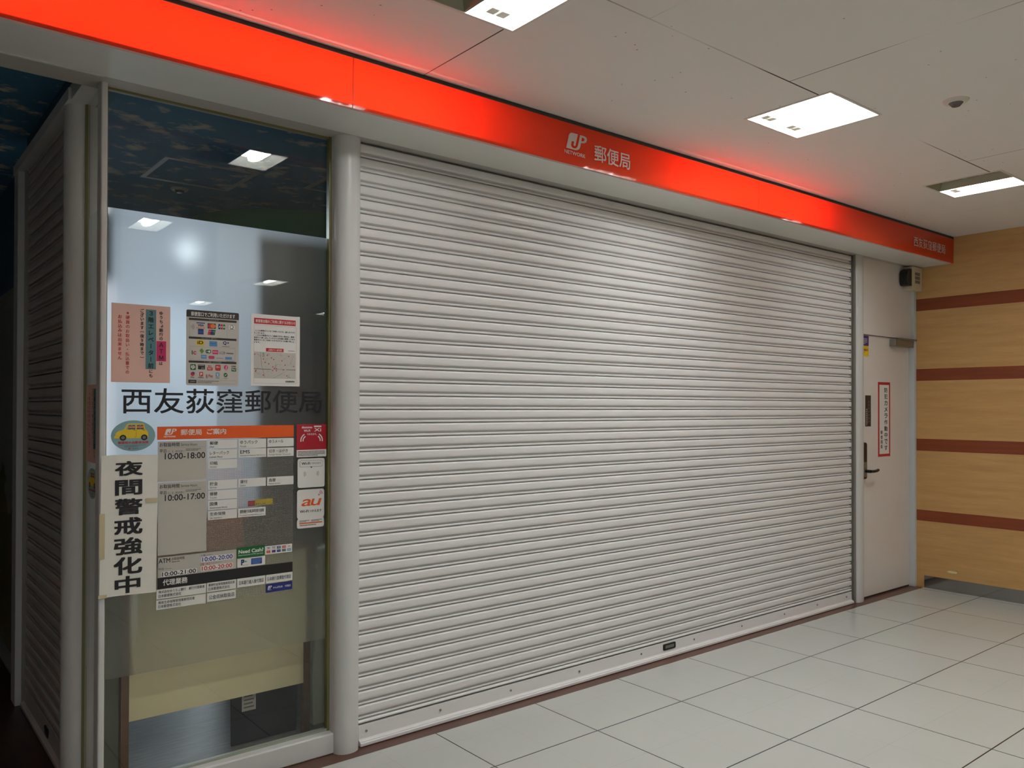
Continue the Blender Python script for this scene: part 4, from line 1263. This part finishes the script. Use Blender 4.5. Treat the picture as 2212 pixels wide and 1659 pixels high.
# --- guide board -----------------------------------------------------------------------
x0, x1, z0, z1 = RECTS['mesh']
mb = MB(); mb.add([(x0, 0, z0), (x1, 0, z0), (x1, 0, z1), (x0, 0, z1)], [(0, 1, 2, 3)], 'perf')
ms_ = mb.build('perforated_sheet', None); ms_.location = (0, FY - 0.00005, 0)
tag(ms_, 'see-through dotted sheet on the glass behind the service name plates', 'window sheet')

yt = thing('paper_tag', 'small yellow tag with a red end behind the glass above the squeezed-name plate', 'tag', (1.2525, GY + 0.0083, 1.066))
MB().box(0.030, 0.1045, -0.0003, 0, 0.004, 0.028, 'yellow').build('yellow_strip', yt)
mb = MB(); mb.box(0, 0.030, -0.0003, 0, 0.002, 0.024, 'red'); mb.build('red_end', yt)
mb = MB()
for k in range(5):
    disc(mb, 0.036 + 0.009 * k, 0.010, 0.0022, 0.0024, -0.0005, 'dark', 10)
mb.build('dark_dots', yt)
t, W_, H_ = panel('header', 'guide_header', 'orange heading plate of the guide board with white post mark', 'sign', 'plate', 'orange', thick=0.0025)
f = FR(W_, H_); jp_mark(f.mb, .048 * W_, .131 * W_, .36 * H_, .83 * H_, -.0028, 'paper'); f.t('NETWORK', .042, .122, .71, .83, 'paper', .04, -.0028, .15); f.build('post_mark', t)
f = FR(W_, H_); f.t('郵便局', .157, .303, .22, .68, 'paper', .015, -.0028); f.t('ご案内', .339, .478, .20, .66, 'paper', .03, -.0028); f.build('lettering', t)

def hours(key, label, times, v0):
    t, W_, H_ = panel(key, 'hours_plate', label, 'sign', 'plate', 'greyplate', 'opening hours plates on the guide board', thick=0.002)
    k = 0.0905 / H_ * 1.68
    f = FR(W_, H_)
    Y = -.0023
    def tt(b, a0, a1, c0, c1, key_='ink', bd=.01):
        f.t(b, a0, a1, v0 + c0 * k, v0 + c1 * k, key_, bd, Y)
    tt('お取扱時間', .03, .43, .035, .135, 'ink', .015); tt('Service Hours', .46, .80, .060, .125, 'ink', 0)
    f.r(.03, .96, v0 + .160 * k, v0 + .163 * k, 'greyink', Y)
    tt('平日', .03, .165, .20, .285, 'ink', .015); tt('（土、日、休日を除く）', .19, .54, .225, .285, 'ink', 0)
    f.bars(.56, .88, v0 + .19 * k, v0 + .255 * k, 2, 'greyink', Y)
    tt(times, .135, .965, .295, .45, 'ink', .015)
    f.build('lettering', t)
hours('hours_a', 'grey plate reading 10:00-18:00, under the orange heading', '10:00-18:00', .0)
hours('hours_b', 'grey plate reading 10:00-17:00, above the ATM hours plate', '10:00-17:00', .0)

PG = 'white service name plates on the guide board'
def plate(key, jp, en, label, jw, ew, squeeze=False, envs=(.70, .88)):
    t, W_, H_ = panel(key, 'service_plate', label, 'name plate', 'plate', 'plate', PG, thick=0.0022)
    f = FR(W_, H_); Y = -.0025
    f.t(jp, .06, jw, .16, .56, 'ink', .012, Y)
    if en:
        f.t(en, .06, ew, envs[0], envs[1], 'ink', .0, Y)
    f.build('lettering', t)
plate('p_mail', '郵便', 'Mail', 'white plate reading 郵便 Mail, first in the top row', .34, .20)
plate('p_parcel', 'ゆうパック', 'Parcels', 'white plate reading ゆうパック Parcels, middle of the top row', .68, .27)
plate('p_yumail', 'ゆうメール', '', 'white plate reading ゆうメール without English, right end of the top row', .60, .0)
plate('p_letter', 'レターパック', 'Letter Pack', 'white plate reading レターパック Letter Pack, below the Mail plate', .72, .50)
plate('p_ems', 'EMS', 'International Express Mail Service', 'white plate reading EMS, below the Parcels plate', .40, .96)
plate('p_stamps', '切手・はがき', 'Postage Stamps / Postcards', 'white plate reading 切手・はがき Postage Stamps, right of the EMS plate', .77, .88)
plate('p_revenue', '印紙', 'Stamps', 'white plate reading 印紙 Stamps, alone in the third row', .32, .29)
plate('p_savings', '貯金', 'Savings', 'white plate reading 貯金 Savings, top of its stack of four', .33, .29)
plate('p_loans', '貸付', 'Loans', 'white plate reading 貸付 Loans, right of the Savings plate', .32, .25)
plate('p_orders', '為替', 'Money Orders', 'white plate reading 為替 Money Orders, right of the Loans plate', .32, .50)
plate('p_transfer', '振替', 'Transfer', 'white plate reading 振替 Transfer, below the Savings plate', .32, .31)
plate('p_bonds', '国債', 'Government Bonds', 'white plate reading 国債 Government Bonds, below the Transfer plate', .32, .66)
plate('p_life', '生命保険', 'Life Insurance', 'white plate reading 生命保険 Life Insurance, bottom of its stack', .60, .48)
plate('p_auto', '原動機付自転車等責任保険', 'Compulsory Automobile Liability Insurance', 'white plate with squeezed long name, right of the Life Insurance plate', .94, .95, envs=(.74, .90))

t, W_, H_ = panel('atm', 'hours_plate', 'grey ATM hours plate with blue and red times', 'sign', 'plate', 'greyplate', 'opening hours plates on the guide board', thick=0.002)
f = FR(W_, H_); Y = -.0023
for a, b, c, d in ((.04, .48, .73, .98), (.54, .96, .19, .48), (.535, .955, .67, .93)):
    f.r(a, b, c, d, 'plate', -.0022)
f.t('ATM', .005, .147, .06, .29, 'ink', .02, Y); f.t('お取扱時間', .163, .323, .06, .20, 'ink', .01, Y); f.bars(.165, .28, .24, .32, 1, 'greyink', Y)
f.t('平日', .005, .066, .53, .64, 'ink', .01, Y); f.r(.08, .165, .58, .60, 'greyink', Y); f.t('10:00-21:00', .048, .47, .75, .96, 'ink', .02, Y); f.build('lettering', t)
f = FR(W_, H_); f.t('土曜', .53, .59, .07, .18, 'bluei', .0, Y); f.r(.60, .68, .12, .135, 'bluei', Y); f.t('10:00-20:00', .55, .95, .22, .45, 'bluei', .02, Y); f.build('blue_lettering', t)
f = FR(W_, H_); f.t('日曜・休日', .525, .652, .51, .65, 'red', .0, Y); f.r(.665, .80, .57, .583, 'red', Y); f.t('10:00-20:00', .545, .945, .69, .91, 'red', .02, Y); f.build('red_lettering', t)

t, W_, H_ = panel('bar', 'agency_heading', 'long black plate reading 代理業務 across the lower guide board', 'sign', 'plate', 'blackbar', thick=0.0022)
f = FR(W_, H_); f.t('代理業務', .035, .205, .17, .74, 'plate', .02, -.0025); f.build('lettering', t)

AG = 'white agency plates under the black heading'
def agency(key, lines, label):
    t, W_, H_ = panel(key, 'agency_plate', label, 'name plate', 'plate', 'plate', AG, thick=0.0022)
    f = FR(W_, H_)
    for b, a0, a1, c0, c1 in lines:
        f.t(b, a0, a1, c0, c1, 'ink', .01, -.0025)
    f.build('lettering', t)
agency('ag_bank', (('株式会社ゆうちょ銀行　銀行代理業者', .04, .97, .12, .43), ('日本郵便株式会社', .04, .49, .52, .86)), 'white two-line plate directly under the words on the black bar, upper left')
agency('ag_life', (('簡易生命保険管理業務受託者', .04, .77, .12, .43), ('日本郵便株式会社', .04, .49, .52, .86)), 'white two-line plate at the lower left corner of the guide board')
agency('ag_saving', (('郵便貯金管理業務受託者', .05, .95, .12, .43), ('日本郵便株式会社', .05, .78, .52, .86)), 'white two-line plate second from left under the black bar')
agency('ag_public', (('公金収納取扱店', .06, .95, .26, .76),), 'white plate reading 公金収納取扱店 in the bottom row')
agency('ag_revenue', (('日本銀行歳入復代理店', .06, .95, .28, .74),), 'white plate reading 日本銀行歳入復代理店, third under the black bar')
agency('ag_bonds', (('日本銀行国債復代理店', .05, .94, .28, .74),), 'white plate reading 日本銀行国債復代理店, right end under the black bar')
t, W_, H_ = panel('kampo', 'agency_plate', 'navy blue plate with white post mark at the lower right corner', 'name plate', 'plate', 'navy', None, thick=0.0022, r=0.0025)
f = FR(W_, H_); jp_mark(f.mb, .06 * W_, .225 * W_, .36 * H_, .80 * H_, -.0025, 'paper'); f.r(.06, .21, .70, .73, 'paper', -.0025); f.t('かんぽ生命', .265, .63, .36, .62, 'paper', .02, -.0025); f.t('代理店', .71, .94, .36, .62, 'paper', .01, -.0025); f.build('lettering', t)

t, W_, H_ = panel('cash', 'atm_plate', 'green plate reading Need Cash? beside the ATM hours', 'sign', 'plate', 'green', thick=0.0022)
f = FR(W_, H_); f.t('Need Cash?', .05, .95, .22, .58, 'paper', .04, -.0025); f.t('International ATM Service', .05, .94, .66, .80, 'paper', .01, -.0025); f.build('lettering', t)
t, W_, H_ = panel('pmark', 'mark_plate', 'white plate with a blue P mark under the green plate', 'sign', 'plate', 'plate', thick=0.0022)
f = FR(W_, H_); f.t('P', .13, .25, .12, .78, 'navy', .06, -.0025); f.d(.285, .38, .0026, .0026, 'green', -.0026); f.d(.325, .38, .0018, .0018, 'green', -.0026); f.t('Pay-easy', .18, .39, .74, .86, 'ink', .0, -.0025)
f.rr(.49, .885, .12, .82, .002, 'bluei', -.0025); f.bars(.52, .86, .18, .76, 4, 'skyblue', -.0027); f.build('marks', t)
t, W_, H_ = panel('brands', 'mark_plate', 'white strip of ten tiny card marks right of the green plate', 'sign', 'plate', 'plate', thick=0.0022)
f = FR(W_, H_)
rows = [[('VISA', 'plate', 'navy'), ('PLUS', 'plate', 'bluei'), ('', 'navy', 'paper'), ('UP', 'red', 'paper'), ('', 'plate', 'red')], [('', 'red', 'orangeink'), ('', 'navy', 'red'), ('', 'navy', 'skyblue'), ('JCB', 'dark', 'paper'), ('', 'skyblue', 'paper')]]
for r_i, row in enumerate(rows):
    for k, (s_, bg, fg) in enumerate(row):
        a = .06 + .19 * k; c = .12 + .42 * r_i
        f.r(a, a + .135, c, c + .30, bg, -.0024)
        if s_:
            f.t(s_, a + .02, a + .115, c + .08, c + .21, fg, .02, -.0026)
        elif r_i == 1 and k < 2:
            f.d(a + .05, c + .15, .0034, .0034, fg, -.0026); f.d(a + .085, c + .15, .0034, .0034, 'orangeink' if k == 0 else 'bluei', -.0027)
        else:
            f.r(a + .03, a + .11, c + .10, c + .18, fg, -.0026)
        if s_ in ('VISA', 'PLUS'):
            f.r(a, a + .135, c, c + .05, 'bluei', -.0026); f.r(a, a + .135, c + .26, c + .29, 'orangeink', -.0026)
f.build('marks', t)

# --- mobile network stickers down the right of the glass ------------------------------------
t, W_, H_ = panel('docomo', 'network_sticker', 'crimson sticker with white wave marks, top of the three stickers', 'sticker', 'sheet', 'darkred', 'wireless network stickers on the glass', r=0.004)
f = FR(W_, H_)
poly(f.mb, [(0, .22 * H_)] + [(x, z) for x, z in rrect_pts(0, W_, 0, H_, 0.004)[12:]] + [(W_, .22 * H_)], Y1, 'paper'); f.bars(.04, .95, .81, .97, 4, 'greyink', Y2); f.build('small_print', t)
f = FR(W_, H_)
f.t('docomo', .165, .515, .055, .125, 'paper', .05); f.t('Wi-Fi', .235, .45, .16, .235, 'paper', .03); f.rr(.575, .83, .045, .09, .001, 'paper'); f.t('Xi', .58, .82, .12, .225, 'paper', .02); f.t('つかえます。', .335, .67, .275, .335, 'paper', .04)
f.build('lettering', t)
f = FR(W_, H_)
for sgn, xc in ((-1, .36), (1, .64)):
    for q in (.020, .030):
        arc(f.mb, xc * W_, .50 * H_, q, .0048, 90 - sgn * 90 - 8 if sgn > 0 else 118, 62 if sgn > 0 else 188, Y1, 'paper')
f.build('wave_mark', t)
t, W_, H_ = panel('wifi', 'network_sticker', 'white sticker with a Wi-Fi speech bubble, middle of the three stickers', 'sticker', 'sheet', 'paper', 'wireless network stickers on the glass', r=0.010)
f = FR(W_, H_)
poly(f.mb, rrect_pts(.08 * W_, .91 * W_, .71 * H_, .935 * H_, .005), Y1, 'ink'); poly(f.mb, rrect_pts(.088 * W_, .902 * W_, .717 * H_, .928 * H_, .0045), Y2, 'paper')
poly(f.mb, [(.46 * W_, .715 * H_), (.54 * W_, .715 * H_), (.505 * W_, .66 * H_)], Y1, 'ink')
f.build('speech_bubble', t)
f = FR(W_, H_); f.t('Wi-Fi', .14, .46, .125, .215, 'ink', .03, Y3); f.t('つかえます', .49, .85, .135, .205, 'ink', .015, Y3); f.build('lettering', t)
f = FR(W_, H_)
for sgn in (-1, 1):
    for q in (.011, .015, .019):
        arc(f.mb, (.5 + sgn * .12) * W_, .47 * H_, q, .0011, 90 - sgn * 90 - 35, 90 - sgn * 90 + 35, Y1, 'ink')
f.build('wave_mark', t)
x0, x1, z0, z1 = RECTS['au']; W_, H_ = x1 - x0, z1 - z0
t = thing('network_sticker', 'white lobed sticker with orange lettering, lowest of the three stickers', 'sticker', (x0, FY, z0), 0, 'wireless network stickers on the glass')
mb = MB()
nv = .245 * H_
up_ = rrect_pts(0, W_, nv, H_, .012); lo_ = rrect_pts(0, W_, 0, nv, .010)
mb.prism(lo_[18:24] + lo_[0:4] + up_[20:24] + up_[0:6] + up_[6:12] + up_[12:16] + lo_[8:12] + lo_[12:18], -0.0012, 0, 'y', 'paper')
mb.build('sheet', t)
f = FR(W_, H_); f.t('a', .14, .50, .25, .43, 'orange', .01, Y1, .35); f.t('u', .47, .82, .25, .43, 'orange', .01, Y1, .35); f.r(.08, .92, .86, .89, 'orange'); f.build('orange_lettering', t)
f = FR(W_, H_); f.t('Wi-Fi', .10, .42, .53, .60, 'ink', .02); f.t('つかえます', .44, .90, .53, .60, 'ink', .01); f.bars(.08, .45, .79, .85, 2); f.bars(.52, .92, .79, .85, 2); f.bars(.10, .90, .905, .945, 1); f.build('lettering', t)
f = FR(W_, H_)
disc(f.mb, .80 * W_, .845 * H_, .003, .003, Y1, 'red')
for q in (.008, .013, .018):
    arc(f.mb, .80 * W_, .845 * H_, q, .0018, 10, 80, Y1, 'red')
f.build('wave_mark', t)

# --- taped paper: night patrol ---------------------------------------------------------------
nz0, nx0 = 0.788, 0.698
np_ = thing('paper_banner', 'tall taped paper banner with bold black characters over the corner post', 'banner', (nx0, 3.171, nz0))
mb = MB(); mb.smooth = True
NW, NH, nu, nvv = 0.1915, 0.506, 8, 26
rnd = random.Random(5)
v = []; f_ = []
for j in range(nvv + 1):
    for i in range(nu + 1):
        a, b = i / nu, j / nvv
        wob = 0.0012 * math.sin(9 * b + 2 * a) + 0.0010 * math.sin(23 * b * (1 + .2 * a)) + rnd.uniform(-.0004, .0004)
        edge = -0.002 if j in (0, nvv) else 0
        v.append((a * NW + (-0.004 * (1 - b)), 0.0004 + 0.35 * wob * (0.3 + a * .6) + edge * 0.5, b * NH + (0.002 * math.sin(5 * a) if j in (0, nvv) else 0)))
for j in range(nvv):
    for i in range(nu):
        k = j * (nu + 1) + i
        f_.append((k, k + 1, k + nu + 2, k + nu + 1))
mb.add(v, f_, 'paper2')
mb.build('sheet', np_)
mb = MB()
for ch, (a, zt), (b, zb) in (('夜', (.7419, 1.2727), (.8375, 1.2198)), ('間', (.7433, 1.205), (.8354, 1.1496)), ('警', (.7422, 1.1374), (.8367, 1.0788)), ('戒', (.7411, 1.0689), (.8372, 1.0068)), ('強', (.7404, .9962), (.8376, .9341)), ('化', (.7397, .9268), (.837, .8633)), ('中', (.7438, .8575), (.831, .7959))):
    write(mb, ch, a - nx0, b - nx0, zb - nz0, zt - nz0, -0.0008, 'ink', .035)
mb.build('lettering', np_)
for a, b, c, d in ((-0.006, 0.012, 0.14, 0.30), (-0.008, 0.02, 0.0, 0.012), (0.150, 0.190, 0.33, 0.345)):
    MB().box(a, b, -0.0028, -0.0020, c, d, 'tape').build('tape', np_)

# ================================================================== DOOR STICKERS
DY = 3.1815
def door_panel(name, label, cat, x0, x1, z0, z1, key, part='sheet', thick=0.0015):
    t = thing(name, label, cat, (x0, DY, z0))
    MB().box(0, x1 - x0, -thick, 0, 0, z1 - z0, key).build(part, t)
    return t, FR(x1 - x0, z1 - z0)
t, f = door_panel('warning_notice', 'tall red-bordered camera notice with black vertical writing on the door', 'sign', 6.306, 6.501, 1.086, 1.677, 'red')
f.r(.10, .90, .037, .965, 'paper', Y2); f.build('white_field', t)
f = FR(.195, .591)
def vstretch(mb, body, x0, x1, z1, z0, y, key, bold):
    n = len(body); st_ = (z1 - z0) / n
    for i, ch in enumerate(body):
        write(mb, ch, x0, x1, z1 - (i + .88) * st_, z1 - (i + .10) * st_, y, key, bold)
vstretch(f.mb, '防犯カメラ作動中です', .50 * .195, .77 * .195, .935 * .591, .07 * .591, Y3, 'ink', .02)
vstretch(f.mb, '郵便局長', .18 * .195, .36 * .195, .355 * .591, .10 * .591, Y3, 'ink', .02)
f.build('lettering', t)
t, f = door_panel('door_sticker', 'purple and yellow sticker at the top left of the door', 'sticker', 6.048, 6.157, 1.872, 2.031, 'yellow')
f.r(0, 1, 0, .49, 'purple', Y2); f.build('purple_field', t)
f = FR(.109, .159); f.bars(.08, .8, .12, .42, 4, 'greycard', Y3); f.t('警備中', .03, .88, .64, .76, 'darkred', .03, Y3); f.bars(.03, .7, .80, .84, 1, 'darkred', Y3); f.build('small_print', t)
t, f = door_panel('door_plate', 'narrow dark brown plate with tiny print, left of the red-bordered notice', 'plate', 6.106, 6.190, 1.328, 1.569, 'bronze')
f.bars(.15, .35, .42, .98, 9, 'greycard', Y2); f.bars(.55, .75, .15, .9, 7, 'greyink', Y2); f.build('small_print', t)
